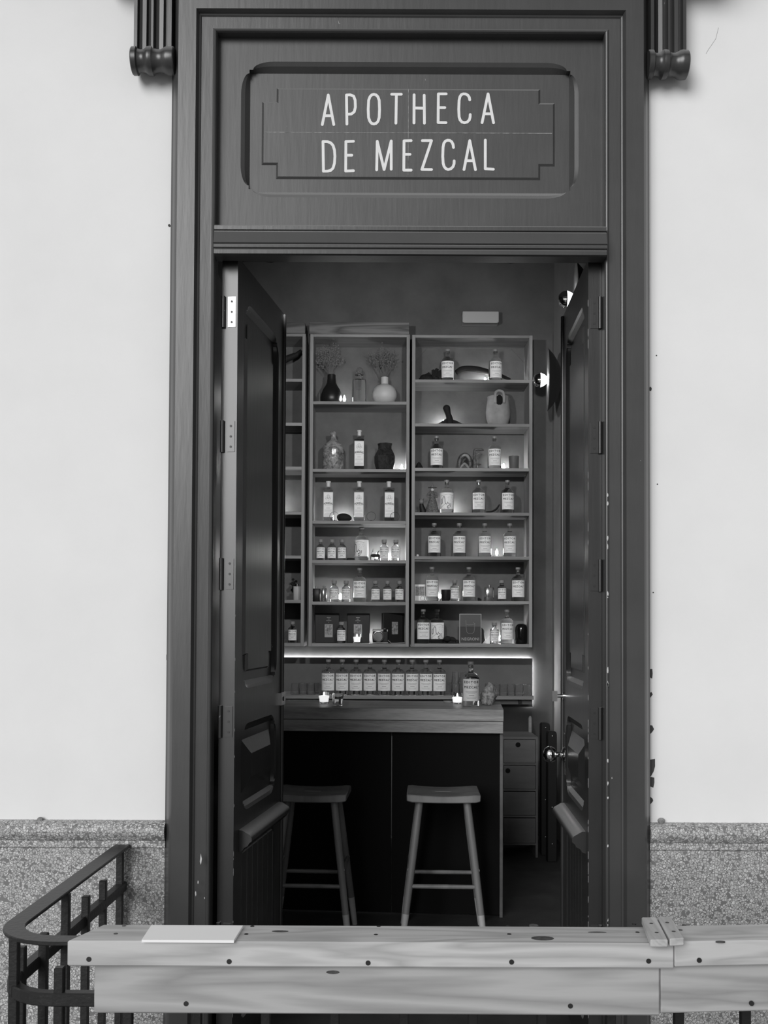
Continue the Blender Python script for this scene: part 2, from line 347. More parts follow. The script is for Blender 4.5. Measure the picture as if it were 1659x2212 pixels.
# dado of terrazzo, each side
def dado(name, x0, x1, zt, lab, chamf):
    prof = [(0, 0), (-.030, 0), (-.030, zt-.085), (-.036, zt-.080), (-.036, zt-.060), (-.042, zt-.055), (-.052, zt-.040), (-.055, zt-.028), (-.052, zt-.014), (-.042, zt-.006), (-.020, zt), (0, zt)]
    return struct(MB().prismx(prof, x0, x1).build(name, 'terrazzo', bevel=0), lab)
zd = PZ(1776, 3.28, 200)
dado('trim_1', -4.5, wl-.028, zd, 'terrazzo dado with rounded top moulding behind the curved railing', 1)
dado('trim_2', wr+.028, 4.5, PZ(1782, 3.28, 1500), 'terrazzo dado with rounded top moulding right of the door', 1)
# door surround: casing swept round three sides
prof = [(0, .005), (0, -.050), (.003, -.056), (.007, -.058), (.011, -.056), (.014, -.050), (.017, -.050), (.050, -.052), (.053, -.056), (.057, -.058), (.060, -.068), (.064, -.076), (.070, -.076), (.121, -.076), (.124, -.072), (.130, -.066), (.134, -.056), (.140, -.046), (.144, -.036), (.150, -.030), (.150, .0)]
m = MB(); n = len(prof); v = []
for u, y in prof: v += [(XL-u, y, 0), (XL-u, y, ZT+u), (XR+u, y, ZT+u), (XR+u, y, 0)]
m.add(v, [(i*4+k, i*4+k+1, (i+1)*4+k+1, (i+1)*4+k) for i in range(n-1) for k in range(3)])
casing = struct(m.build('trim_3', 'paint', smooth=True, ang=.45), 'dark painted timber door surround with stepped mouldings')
for sgn, x in ((-1, XL), (1, XR)):                        # rebated jamb behind the casing
    xa, xb = sorted((x+sgn*.03, x+sgn*.13))
    MB().box(xa, xb, .0, .295, 0, ZL).build('jamb', 'paint', casing)
MB().box(XL-.03, XR+.03, .060, .072, ZL+.004, ZL+.2).build('head_rail', 'paint', casing)
# added hood over the two consoles, out of view, shades sign and surround
zh = ZT+OUT+.01
struct(MB().prismx([(0, zh), (-.12, zh), (-.14, zh+.03), (-.20, zh+.06), (-.24, zh+.10), (-.24, zh+.14), (0, zh+.17)], XL-.36, XR+.36).build('trim_4', 'paint'), 'added unseen timber hood shading the door surround')

# transom bar
zt0, zt1 = PZ(482, 3.22, 885), PZ(548, 3.22, 885); H = zt0-zt1
pr = [(-.028, zt0), (-.078, zt0), (-.083, zt0-.004), (-.083, zt0-H*.16), (-.077, zt0-H*.175), (-.077, zt0-H*.205), (-.084, zt0-H*.225), (-.086, zt0-H*.25), (-.097, zt0-H*.64), (-.090, zt0-H*.665), (-.094, zt0-H*.70), (-.095, zt0-H*.78), (-.086, zt0-H*.80), (-.089, zt0-H*.85), (-.088, zt0-H*.97), (-.080, zt1), (-.028, zt1)]
tb = MB().prismx(pr, XL+.001, XR-.001).build('transom_bar', 'paint', casing); tb['label'] = 'moulded transom bar between sign and doorway'

# ------------------------------------------------------------------ the sign in the transom
YS = -.018
dS = D0+YS
sign = thing('transom_sign', 'dark painted timber transom panel lettered in cream above the doorway', 'sign', ((XL+XR)/2, YS, zt0))
def rel(o, mb, *a, **k):
    l = o.location; mb.xf(lambda x, y, z: (x-l[0], y-l[1], z-l[2])); return mb.build(*a, **k)
hole = (PX(538, 280, dS), PX(1232, 280, dS), PZ(410, dS, 885), PZ(152, dS, 885))
mb = MB(); stop_panel(mb, (XL, XR, zt0-.0, ZT), hole, .027, YS, YS+.024, .07)
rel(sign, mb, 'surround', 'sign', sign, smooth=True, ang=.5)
mb = MB().add([(hole[0], YS+.024, hole[2]), (hole[1], YS+.024, hole[2]), (hole[1], YS+.024, hole[3]), (hole[0], YS+.024, hole[3])], [(0, 1, 2, 3)])
mb.box(XL, XR, YS+.026, YS+.07, zt0, ZT)
rel(sign, mb, 'backing_board', 'sign', sign)
YP = YS+.024-.005; dP = D0+YP
R = (PX(565, 290, dP), PX(1199, 290, dP), PZ(387, dP, 885), PZ(190, dP, 885))
rel(sign, notch_plate(R, .048, .046, YS+.0242, YP, .007), 'raised_panel', 'sign', sign)
mb = MB(); zc = PZ(287, dP, 885); mb.box(R[0]+.01, R[1]-.01, YP-.0006, YP, zc-.0012, zc+.0012); rel(sign, mb, 'seam', 'seam', sign)
mb = MB(); xc = PX(882, 290, dP); mb.box(xc-.0009, xc+.0009, YP-.0008, YP, PZ(378, dP, 885), PZ(192, dP, 885)); rel(sign, mb, 'seam', 'seam', sign)
LET = {
 'A': [[(66,362),(118,104),(166,362)], [(90,285),(148,285)]],
 'P': [[(281,358),(277,104),(310,102),(340,114),(353,150),(355,210),(345,250),(320,270),(288,272)]],
 'O': [[(517,98),(536,103),(552,120),(563,150),(566,230),(563,300),(552,334),(536,352),(516,357),(497,352),(482,334),(470,300),(467,230),(471,150),(482,120),(498,103),(517,98)]],
 'T': [[(672,97),(756,97)], [(713,97),(709,350)]],
 'H': [[(868,102),(867,348)], [(956,106),(958,350)], [(870,217),(955,219)]],
 'E': [[(1148,94),(1080,94),(1078,344),(1146,345)], [(1080,214),(1136,214)]],
 'C': [[(1354,146),(1350,124),(1338,106),(1318,95),(1298,94),(1280,101),(1268,120),(1261,150),(1258,230),(1261,295),(1270,322),(1286,340),(1308,346),(1332,340),(1350,322),(1357,298),(1358,275)]],
 'A2': [[(1462,345),(1514,94),(1562,346)], [(1484,268),(1542,268)]],
 'D': [[(76,770),(72,510),(110,511),(140,522),(160,545),(172,585),(176,640),(172,700),(160,742),(140,762),(112,769),(76,770)]],
 'E2': [[(338,508),(272,510),(270,768),(338,765)], [(272,630),(324,630)]],
 'M': [[(541,758),(546,508),(606,755),(668,505),(668,752)]],
 'E3': [[(842,502),(780,504),(778,760),(842,760)], [(780,622),(832,622)]],
 'Z': [[(940,502),(1020,502),(936,754),(1020,755)]],
 'C2': [[(1212,562),(1208,535),(1197,513),(1180,501),(1160,499),(1142,506),(1128,525),(1121,560),(1118,640),(1122,700),(1130,728),(1145,747),(1165,755),(1190,748),(1208,730),(1217,705),(1218,680)]],
 'A3': [[(1304,755),(1354,502),(1404,756)], [(1326,678),(1384,678)]],
 'L': [[(1490,498),(1490,748),(1560,752)]]}
for ch, strokes in LET.items():
    mb = MB(); q = 0
    for s in strokes:
        pts = [(PX(680+a/4.046, 180+b/4.046, dP), P(680+a/4.046, 180+b/4.046, dP).z) for a, b in s]
        for a, b in zip(pts, pts[1:]):
            mb.capsule(a, b, .00455, YP-.0011-q*.00002, YP-.0001); q += 1
    rel(sign, mb, 'letter_'+ch[0].lower(), 'cream', sign)

# ------------------------------------------------------------------ consoles
def console(px0, px1, yt, yb, label):
    d = 3.20; x0, x1 = PX(px0, yb, d), PX(px1, yb, d); z0, z1 = PZ(yb, d, (px0+px1)/2), PZ(yt, d, (px0+px1)/2)
    r = (z1-z0)/2; c = (x0+x1)/2; L = x1-x0
    t = thing('console_bracket', label, 'bracket', (c, 0, z0))
    fl = [(0, .95), (.02, 1.), (.12, 1.), (.15, .84), (.20, .78), (.28, .80), (.33, .88), (.37, 1.0), (.43, 1.03), (.49, 1.0), (.53, .86), (.60, .80), (.68, .80), (.74, .88), (.80, .98), (.86, 1.02), (.98, 1.), (1., .93)]
    m = MB().lathe([(1e-5, -L/2)]+[(r*k, (u-.5)*L) for u, k in fl]+[(1e-5, L/2)], 28, (0, -.012-r, r), 'x')
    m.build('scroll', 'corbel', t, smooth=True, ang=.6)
    g = [(0, -.075), (.09, -.075), (.11, -.055), (.19, -.05), (.22, -.07), (.33, -.073), (.36, -.058), (.44, -.056), (.47, -.082), (.53, -.082), (.56, -.058), (.64, -.056), (.67, -.072), (.78, -.073), (.81, -.055), (.88, -.055), (.91, -.076), (1., -.076)]
    poly = [((u-.5)*L*.88, y) for u, y in g]+[(.44*L, 0), (-.44*L, 0)]
    MB().prismz(poly, r*1.2, zh+.02-z0).build('fluted_shaft', 'corbel', t)
console(275, 369, 79, 137, 'carved dark console bracket left of the door surround')
console(1409, 1497, 87, 146, 'carved dark console bracket right of the door surround')

# ------------------------------------------------------------------ door leaves
def leaf(name, sgn, pos, rz, label):
    Wd, Ht, Th = .640, ZL-.012, (.053 if sgn > 0 else .043)
    def fx(mb): return mb.xf(lambda x, y, z: (x*sgn, y, z)) if sgn < 0 else mb
    root = bpy.data.objects.new(name, None); COL.objects.link(root); root.location = pos; root.rotation_euler = (0, 0, rz); root.empty_display_size = .1
    struct(root, label); root['category'] = 'door'
    mb = MB(); mb.box(0, Wd, .016, Th, 0, Ht)
    bands = [((0, Wd, 1.155, Ht), (.105, .525, 1.245, 2.50)), ((0, Wd, .765, 1.155), (.105, .525, .835, 1.075)), ((0, Wd, 0, .765), (.105, .525, .13, .675))]
    for O, Hh in bands[:2]: stop_panel(mb, O, Hh, .026, 0, .0155, .05)
    O, Hh = bands[2]; stop_panel(mb, O, Hh, .012, 0, .0155, .03)
    for x0 in (0, Wd): mb.add([(x0, 0, 0), (x0, .016, 0), (x0, .016, Ht), (x0, 0, Ht)], [(0, 1, 2, 3)])
    mb.add([(0, 0, Ht), (Wd, 0, Ht), (Wd, .016, Ht), (0, .016, Ht)], [(0, 1, 2, 3)])
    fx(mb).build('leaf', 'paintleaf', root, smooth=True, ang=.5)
    fx(notch_plate((.135, .495, 1.275, 2.47), .035, .055, .0158, .006, .007)).build('panel', 'paintleaf', root)
    R = (.135, .495, .865, 1.045); a = MB()
    x0, x1, z0, z1 = R; b = .05
    a.add([(x0, .0158, z0), (x1, .0158, z0), (x1, .0158, z1), (x0, .0158, z1), (x0+b, -.006, z0+b), (x1-b, -.006, z0+b), (x1-b, -.006, z1-b), (x0+b, -.006, z1-b)],
          [(4, 5, 6, 7), (0, 1, 5, 4), (1, 2, 6, 5), (2, 3, 7, 6), (3, 0, 4, 7)])
    fx(a).build('panel', 'paintleaf', root)
    for k in range(6):                               # tongue-and-groove boards at the foot
        xa = .108+k*.0695; fx(MB().box(xa, xa+.066, .004, .0158, .133, .672)).build('board', 'paintleaf', root, bevel=.003)
    r = MB().prismx([(.0, .758), (-.012, .757), (-.038, .742), (-.044, .733), (-.044, .722), (-.036, .716), (-.030, .706), (-.018, .700), (-.012, .690), (0, .686)], .06, .600)
    fx(r).build('weather_rail', 'paintleaf', root, smooth=True, ang=.6)
    fx(MB().tube([(Wd-.012, -.002, .02), (Wd-.012, -.002, Ht*.5), (Wd-.012, -.002, Ht-.004)], .008, 10)).build('meeting_bead', 'paintleaf', root, smooth=True)
    for i, zc in enumerate((2.46, 2.05, 1.60, 1.12, .42)):   # hinges on the hanging edge
        h = MB().box(-.0025, .0, .006, .032, zc-.05, zc+.05)
        h = fx(h); hh = h.build('hinge', 'rivet' if i == 0 and sgn > 0 else 'paintleaf', root)
        k = fx(MB().lathe([(.0065, zc-.052), (.0065, zc+.052)], 10, (-.006, Th-.006, 0))); k.build('knuckle', 'paintleaf', hh, smooth=True)
        for dz in (-.034, 0, .034): fx(MB().lathe([(.004, -.0036), (.004, 0), (1e-5, .0)], 8, (0, .019, zc+dz), 'x')).build('screw', 'screw', hh)
    return root, fx, Wd
hl = P(508, 1345, 3.315); hr = P(1271, 1345, 3.315)
aL = math.radians(90-8.2); aR = -math.radians(90+2.6)
dl, fxl, WD = leaf('door_1', 1, (hl.x, hl.y, .006), aL, 'dark painted door leaf on the left, swung inward')
dr, fxr, _ = leaf('door_2', -1, (hr.x, hr.y, .006), aR, 'glossy dark door leaf with round knob on the right, swung inward')
mb = MB().lathe([(.030, 0), (.030, -.004), (.022, -.010), (.011, -.014), (.0095, -.028), (.012, -.032), (.024, -.038), (.031, -.052), (.031, -.064), (.024, -.076), (.010, -.082), (1e-5, -.083)], 24, (.575, 0, .945), 'y')
fxr(mb).build('knob', 'chrome', dr, smooth=True)
fxr(MB().box(.545, .605, -.003, 0, .87, 1.03)).build('escutcheon', 'chrome', dr, bevel=.001)
mb = MB().lathe([(.016, 0), (.016, -.006), (.007, -.008), (.006, -.03), (1e-5, -.032)], 16, (.60, 0, 1.165), 'y'); mb.box(.594, .606, -.045, -.026, 1.145, 1.185)
fxr(mb).build('thumb_turn', 'chrome', dr, smooth=True)
mb = MB().box(WD-.06, WD+.012, -.012, .008, 1.125, 1.175); mb.box(WD+.004, WD+.012, -.012, .05, 1.125, 1.175)
s = mb.build('strike_plate', 'steel', dl, bevel=.0015); MB().box(WD-.035, WD-.022, -.0135, -.011, 1.142, 1.158).build('slot', 'hole', s)

# ------------------------------------------------------------------ railing with square bars
rail = thing('iron_railing', 'black wrought-iron railing curving out from the terrazzo wall', 'railing', (PX(268, 1860, 3.3), -.03, 0))
x_w, x_f, yF = PX(268, 1818, 3.30), PX(24, 2000, 2.40)+.0, 2.312-D0
zr = 1.45-.715
def plan(off=0.):
    rad = .13; p = [(x_w, -.03), (x_w+(x_f-x_w)*.5, -.45), (x_f, yF+rad)]
    for k in range(1, 9): a = math.pi-math.pi/2*(-k/8.); p.append((x_f+rad+rad*math.cos(math.pi+math.pi/2*k/8), yF+rad+rad*math.sin(math.pi+math.pi/2*k/8)))
    return p+[(-.3, yF), (.58, yF), (1.6, yF+.09), (3.0, yF+.21)]
rel(rail, MB().bar(plan(), .025, zr-.009, zr), 'top_rail', 'iron', rail, bevel=.002)
zm = PZ(1915, 3.28, 268)
rel(rail, MB().bar(plan(), .014, zm-.015, zm+.015), 'middle_rail', 'iron', rail, bevel=.003)
rel(rail, MB().bar(plan(), .014, .08, .11), 'bottom_rail', 'iron', rail)
zs = .672
bars = [(258, 3.26, 1), (222, 3.08, 0), (185, 2.905, 0), (142, 2.725, 1), (95, 2.56, 0), (47, 2.455, 0)]
def bal(x, y, tall):
    rel(rail, MB().box(x-.0105, x+.0105, y-.0105, y+.0105, 0, zr-.008 if tall else zs), 'baluster', 'iron', rail, bevel=.002)
for px, d, tall in bars: bal(PX(px, 2000, d), d-D0, tall)
bal(PX(31, 2100, 2.36), 2.36-D0, 1)
x = PX(125, 2130, 2.30); k = 0
while x < 2.0:
    bal(x, yF+max(0., x-.58)*.087, k % 3 == 2); x += .155; k += 1

# ------------------------------------------------------------------ timber ledge on the railing
def hexa(name, A, B, C, D, z0, z1, m, parent, bev=.003):   # plan quad A,B,C,D
    mb = MB().prismz([A, B, C, D], z0, z1); return rel(parent, mb, name, m, parent, bevel=bev)
dF, dB = 2.12, 2.236
z1 = PZ(2035, dF, 700); z0 = PZ(2090, dF, 700)
yf, yb = dF-D0, dB-D0
xa, xb = PX(144, 2060, dF), PX(1457, 2060, dF); xc = PX(224, 1997, dB)
ledge = thing('timber_ledge', 'pale new pine ledge screwed onto the railing across the doorway', 'ledge', (xa, yf, z0-.1))
e = .022
hexa('top_plank', (xa, yf), (xb, yf+e*.0), (PX(1396, 1985, dB), yb), (xc, yb), z0, z1, 'pine', ledge)
zf0 = PZ(2191, dF+.02, 700)
hexa('front_board', (PX(203, 2140, dF+.02), yf+.02), (PX(1426, 2140, dF+.02), yf+.02), (PX(1426, 2140, dF+.02), yb+.02), (PX(203, 2140, dF+.02), yb+.02), zf0, z0-.0005, 'pine_front', ledge)
def screws(lst, parent, d, y):
    for px, py in lst:
        p = P(px, py, d); rel(parent, MB().disc((p.x, p.z), .0052, .0052, y-.0012, y+.002, 12), 'screw', 'screw', parent)
screws([(192, 2072), (495, 2077), (795, 2080), (1105, 2078), (1401, 2076)], ledge, dF, yf)
screws([(402, 2168), (1232, 2173)], ledge, dF+.02, yf+.02)
def topspots(lst, parent, zt, name='screw', m='screw'):
    for px, py, rx, ry in lst:
        q = P(px, py, 1.); t = (zt-EYE.z)/(q.z-EYE.z); p = EYE+(q-EYE)*t
        rel(parent, MB().prismz([(p.x+rx*math.cos(2*math.pi*k/14), p.y+ry*math.sin(2*math.pi*k/14)) for k in range(14)], zt-.002, zt+.0006), name, m, parent)
topspots([(268, 2000, .0045, .0045), (250, 2017, .0045, .0045), (545, 2001, .0045, .0045), (532, 2018, .0045, .0045), (818, 2001, .0045, .0045), (812, 2019, .0045, .0045), (1097, 2000, .0045, .0045), (1100, 2018, .0045, .0045), (1370, 1995, .0045, .0045), (1377, 2014, .0045, .0045)], ledge, z1)
topspots([(605, 2012, .018, .006), (1153, 1999, .010, .010), (1172, 2027, .024, .014), (1290, 2014, .02, .004)], ledge, z1, 'knot', 'knot')
p = P(719, 2099, dF+.02); rel(ledge, MB().disc((p.x, p.z-.001), .014, .0035, yf+.0192, yf+.021), 'knot', 'knot', ledge)
# right-hand piece, turned slightly back
xr0 = PX(1459, 2060, dF+.0); dx = 1.0; dy = .075
led2 = thing('timber_ledge', 'second pale pine ledge continuing right of the seam on the railing', 'ledge', (xr0, yf, z0-.1))
hexa('top_plank', (xr0, yf+.004), (xr0+dx, yf+.004+dy), (xr0+dx, yb+dy), (xr0-.018, yb), z0+.002, z1+.002, 'pine', led2)
xs = PX(1428, 2140, dF+.02)
hexa('front_board', (xs, yf+.021), (xs+dx, yf+.021+dy), (xs+dx, yb+.02+dy), (xs, yb+.02), zf0+.004, z0+.001, 'pine_front', led2)
screws([(1511, 2075)], led2, dF+.005, yf+.007); screws([(1622, 2166)], led2, dF+.035, yf+.031)
topspots([(1478, 1998, .0045, .0045), (1470, 2009, .0045, .0045)], led2, z1+.002)
topspots([(1556, 2034, .010, .004)], led2, z1+.002, 'knot', 'knot')
# two cleats across the seam
def cleat(pa, pb, pc, pd, label):
    zt = z1+.018
    def g(px, py):
        q = P(px, py, 1.); t = (zt-EYE.z)/(q.z-EYE.z); p = EYE+(q-EYE)*t; return (p.x, p.y)
    poly = [g(*pa), g(*pb), g(*pc), g(*pd)]; cx = sum(p[0] for p in poly)/4; cy = sum(p[1] for p in poly)/4
    t = thing('wooden_cleat', label, 'cleat', (cx, cy, z1+.0022))
    rel(t, MB().prismz(poly, z1+.0024, zt), 'strip', 'pine_y', t, bevel=.002)
    for f in (.3, .7):
        x = cx+(poly[3][0]-poly[0][0])*(f-.5)*.6; y = cy+(poly[3][1]-poly[0][1])*(f-.5)
        rel(t, MB().prismz([(x+.004*math.cos(2*math.pi*k/12), y+.004*math.sin(2*math.pi*k/12)) for k in range(12)], zt-.001, zt+.0006), 'screw', 'screw', t)
cleat((1405, 2030), (1443, 2030), (1418, 1981), (1386, 1981), 'short pine cleat across the ledge seam, doorway side')
cleat((1447, 2028), (1478, 2026), (1449, 1979), (1420, 1980), 'short pine cleat across the ledge seam, right of its twin')
# sheet of card on the ledge
def onl(px, py, zt):
    q = P(px, py, 1.); t = (zt-EYE.z)/(q.z-EYE.z); p = EYE+(q-EYE)*t; return (p.x, p.y)
zt = z1+.006
poly = [onl(306, 2030, zt), onl(505, 2031, zt), onl(525, 1999, zt), onl(327, 1998, zt)]
tag(MB().prismz(poly, z1+.0005, zt).build('menu_card', 'paper'), 'white sheet of card lying on the pine ledge', 'card')

# ================================================================== INSIDE
DC, DK = 6.70, 6.965                                   # shelving: front and back depth
yc, yk = DC-D0, DK-D0
def cabinet(pl, pr, pt, pb, shelves, label, cut=None):
    pm = (pl+pr)/2 if cut is None else cut
    x0, x1 = PX(pl, 1100, DC), PX(pr, 1100, DC); z0, z1 = PZ(pb, DC, pm), PZ(pt, DC, pm); T = .0215
    t = thing('wall_shelving', label, 'shelving', ((x0+x1)/2, yc, z0))
    rel(t, MB().box(x0, x0+T, yc, yk, z0, z1), 'side_board', 'oak_z', t, bevel=.001)
    rel(t, MB().box(x1-T, x1, yc, yk, z0, z1), 'side_board', 'oak_z', t, bevel=.001)
    rel(t, MB().box(x0+T, x1-T, yc, yk, z1-.018, z1), 'top_board', 'oak', t, bevel=.001)
    rel(t, MB().box(x0+T, x1-T, yk-.008, yk, z0+.019, z1-.018), 'back_board', 'shelfback', t)
    zs_ = []
    for i, py in enumerate(shelves+[pb-7]):
        zt = PZ(py, DC, pm); last = i == len(shelves); zs_.append(zt)
        rel(t, MB().box(x0+T, x1-T, yc+.0005, yk-.008, (z0 if last else zt-.0205), zt), 'bottom_board' if last else 'shelf', 'oak', t, bevel=.001)
    return t, zs_, (x0, x1, z0, z1)
_, ZM, bm_ = cabinet(668, 884, 722, 1397, [867, 1013, 1125, 1210, 1300], 'oak wall shelving in the middle, six compartments of bottles and vases')
rc, ZR, br_ = cabinet(889, 1150, 724, 1398, [820, 915, 1011, 1107, 1202, 1298], 'wide oak wall shelving right of the middle one, seven compartments of bottles')
_, ZLc, bl_ = cabinet(430, 658, 721, 1396, [818, 913, 1008, 1105, 1200, 1296], 'oak wall shelving mostly hidden behind the left door leaf', 640)
for sx, x in ((1, br_[0]+.0215), (-1, br_[1]-.0215)):      # corner gussets
    zt = br_[3]-.018
    rel(rc, MB().prism([(x, zt), (x+sx*.09, zt), (x, zt-.10)], yk-.014, yk-.008), 'gusset', 'shelfback', rc)
def board(pl, pr, pt, pb, label):
    d = DC+.03; x0, x1, z1_, z0_ = PX(pl, pt, d), PX(pr, pt, d), PZ(pt, d, (pl+pr)/2), PZ(pb, d, (pl+pr)/2)
    tag(MB().box(x0, x1, d-D0, DK-D0, z0_, z1_).build('grained_plank', 'plank', bevel=.002), label, 'plank')
board(668, 884, 696, 721.5, 'dark grained plank lying on top of the middle shelving')
board(430, 659, 696, 720.5, 'dark grained plank on top of the shelving behind the left door leaf')

# ---- bottles
def lab_patch(r, half, z0, z1, n=18):
    v = []; f = []
    for i in range(n+1):
        a = -half+2*half*i/n
        for z in (z0, z1): v.append((r*math.sin(a), -r*math.cos(a), z))
    return MB().add(v, [(2*i, 2*i+2, 2*i+3, 2*i+1) for i in range(n)])
def merge(*mbs):
    o = MB()
    for b in mbs: o.add(b.v, b.f)
    return o
def print_block(r, z1, w, small):
    sz = .0172*w/.086
    def fit(m, wd):
        a = min(p[0] for p in m.v); b = max(p[0] for p in m.v); k = wd/(b-a); c = (a+b)/2
        return m.xf(lambda x, y, z: ((x-c)*k, y, z))
    a = shift(fit(text_mb('EDITOR', sz, -.0007, spacing=1.3, heavy=sz*.022), w*.93), 0, 0, z1-sz*.95)
    d = shift(text_mb('DE', sz*.3, -.0007, spacing=1.1), 0, 0, z1-sz*1.45)
    b = shift(fit(text_mb('MEZCAL\u00b0', sz, -.0007, spacing=1.15, heavy=sz*.022), w*.95), .0006, 0, z1-sz*2.45)
    return wrap(merge(a, d, b), r)
def print_lines(r, z0, z1, w):
    m = MB(); H = z1-z0
    for fy, fw, th in ((.44, .82, .0006), (.40, .74, .0006), (.36, .5, .0006), (.25, .34, .0016), (.17, .7, .0006), (.12, .6, .0006)):
        zc = z0+H*fy; n = 6
        for k in range(n):
            xa = -w*fw/2+w*fw*k/n; m.box(xa, xa+w*fw/n, -.0007, -.0004, zc-th, zc+th)
    return wrap(m, r)
def bottle_proto(name, label, cat, R, H, body, art=False, small=False):
    t = thing(name, label, cat)
    if small:
        pr = [(1e-5, .003), (R*.8, .002), (R*.96, 0), (R, .005), (R, H*.60), (R*.97, H*.645), (R*.86, H*.69), (R*.66, H*.725), (R*.5, H*.745), (R*.44, H*.77), (R*.42, H*.84), (R*.42, H*.85), (1e-5, H*.85)]
        st = [(1e-5, H*.80), (R*.36, H*.80), (R*.36, H*.855), (R*.54, H*.857), (R*.56, H*.88), (R*.56, H*.985), (R*.5, H), (1e-5, H)]; l0, l1 = H*.115, H*.61
    else:
        pr = [(1e-5, .006), (R*.7, .004), (R*.94, 0), (R, .006), (R, H*.585), (R*.985, H*.625), (R*.93, H*.665), (R*.82, H*.70), (R*.66, H*.727), (R*.45, H*.745), (R*.34, H*.757), (R*.295, H*.78), (R*.28, H*.84), (R*.28, H*.895), (R*.33, H*.90), (R*.33, H*.93), (1e-5, H*.93)]
        st = [(1e-5, H*.86), (R*.2, H*.86), (R*.2, H*.932), (R*.35, H*.934), (R*.36, H*.945), (R*.36, H*.995), (R*.32, H), (1e-5, H)]; l0, l1 = H*.125, H*.61
    MB().lathe(pr, 32).build('glass', 'glass', t, smooth=True, ang=1.0)
    MB().lathe(st, 16).build('stopper', 'stopper', t, smooth=True, ang=.6)
    half = 1.12; w = 2*half*R
    lb = lab_patch(R+.0004, half if not art else 2.2, l0, l1).build('label', 'label', t, smooth=True)
    if not art:
        print_block(R+.0004, l1-(.004 if not small else .003), w*.86, small).build('lettering', 'ink', lb)
        print_lines(R+.0004, l0, l1, w*.8).build('small_print', 'inkgrey', lb)
    else:
        m = MB(); hh = l1-l0
        snake = [(-.8, .62), (-.9, .45), (-.82, .3), (-.7, .36), (-.66, .55), (-.55, .72), (-.38, .74), (-.3, .6), (-.28, .42), (-.18, .3), (-.05, .3), (.05, .42)]
        s2 = [(.12, .36), (.26, .34), (.3, .24), (.2, .18), (.05, .17), (.04, .06), (.16, .04), (.26, .1)]
        s3 = [(.5, .36), (.46, .22), (.4, .12)]
        for pts, wd in ((snake, .0016), (s2, .0017), (s3, .0014), ([(-.95, .08), (-.5, .22), (-.2, .34)], .0005), ([(-.95, .80), (-.4, .84), (.2, .9), (.9, .82)], .0005), ([(-.95, .03), (.9, .03)], .0005)):
            if wd > .001:
                o = []; mm = len(pts)
                for i in range(mm-1):
                    a, b, c, d = [Vector(pts[max(0, min(mm-1, i+q))]) for q in (-1, 0, 1, 2)]
                    for kk in range(4): t_ = kk/4; o.append(tuple(.5*((2*b)+(c-a)*t_+(2*a-5*b+4*c-d)*t_*t_+(3*b-a-3*c+d)*t_**3)))
                pts = o+[pts[-1]]
            for a, b in zip(pts, pts[1:]):
                for k in range(3):
                    p = [((a[0]+(b[0]-a[0])*q)*R*1.05, l0+hh*(a[1]+(b[1]-a[1])*q)) for q in (k/3, (k+1)/3)]
                    m.capsule(p[0], p[1], wd, -.0008, -.0004, 3)
        for k in range(40):
            x = random.uniform(.05, 1.0)*R; z = l0+hh*random.uniform(.42, .85); m.capsule((x, z), (x+random.uniform(-.003, .003), z+random.uniform(-.002, .003)), .0004, -.0008, -.0004, 3)
        wrap(m, R+.0004).build('drawing', 'ink', lb)
    return t
PROTO = {}
def place(kind, px, py, z, label, d=6.80, rz=0., group=None):
    x = PX(px, py-25, d); loc = (x, d-D0, z+.0006)
    if kind not in PROTO:
        o = {'big': lambda: bottle_proto('mezcal_bottle', label, 'bottle', .0445, .227, 0),
             'art': lambda: bottle_proto('illustrated_bottle', label, 'bottle', .0465, .227, 0, True),
             'small': lambda: bottle_proto('small_bottle', label, 'bottle', .030, .141, 0, False, True),
             'square': lambda: square_proto(label), 'glassup': lambda: glass_proto(label), 'candle': lambda: candle_proto(label)}[kind]()
        PROTO[kind] = o; o.location = loc; o.rotation_euler = (0, 0, rz)
        if group: o['group'] = group
        o['label'] = label
        return o
    return copy_tree(PROTO[kind], label, loc, rz, group)
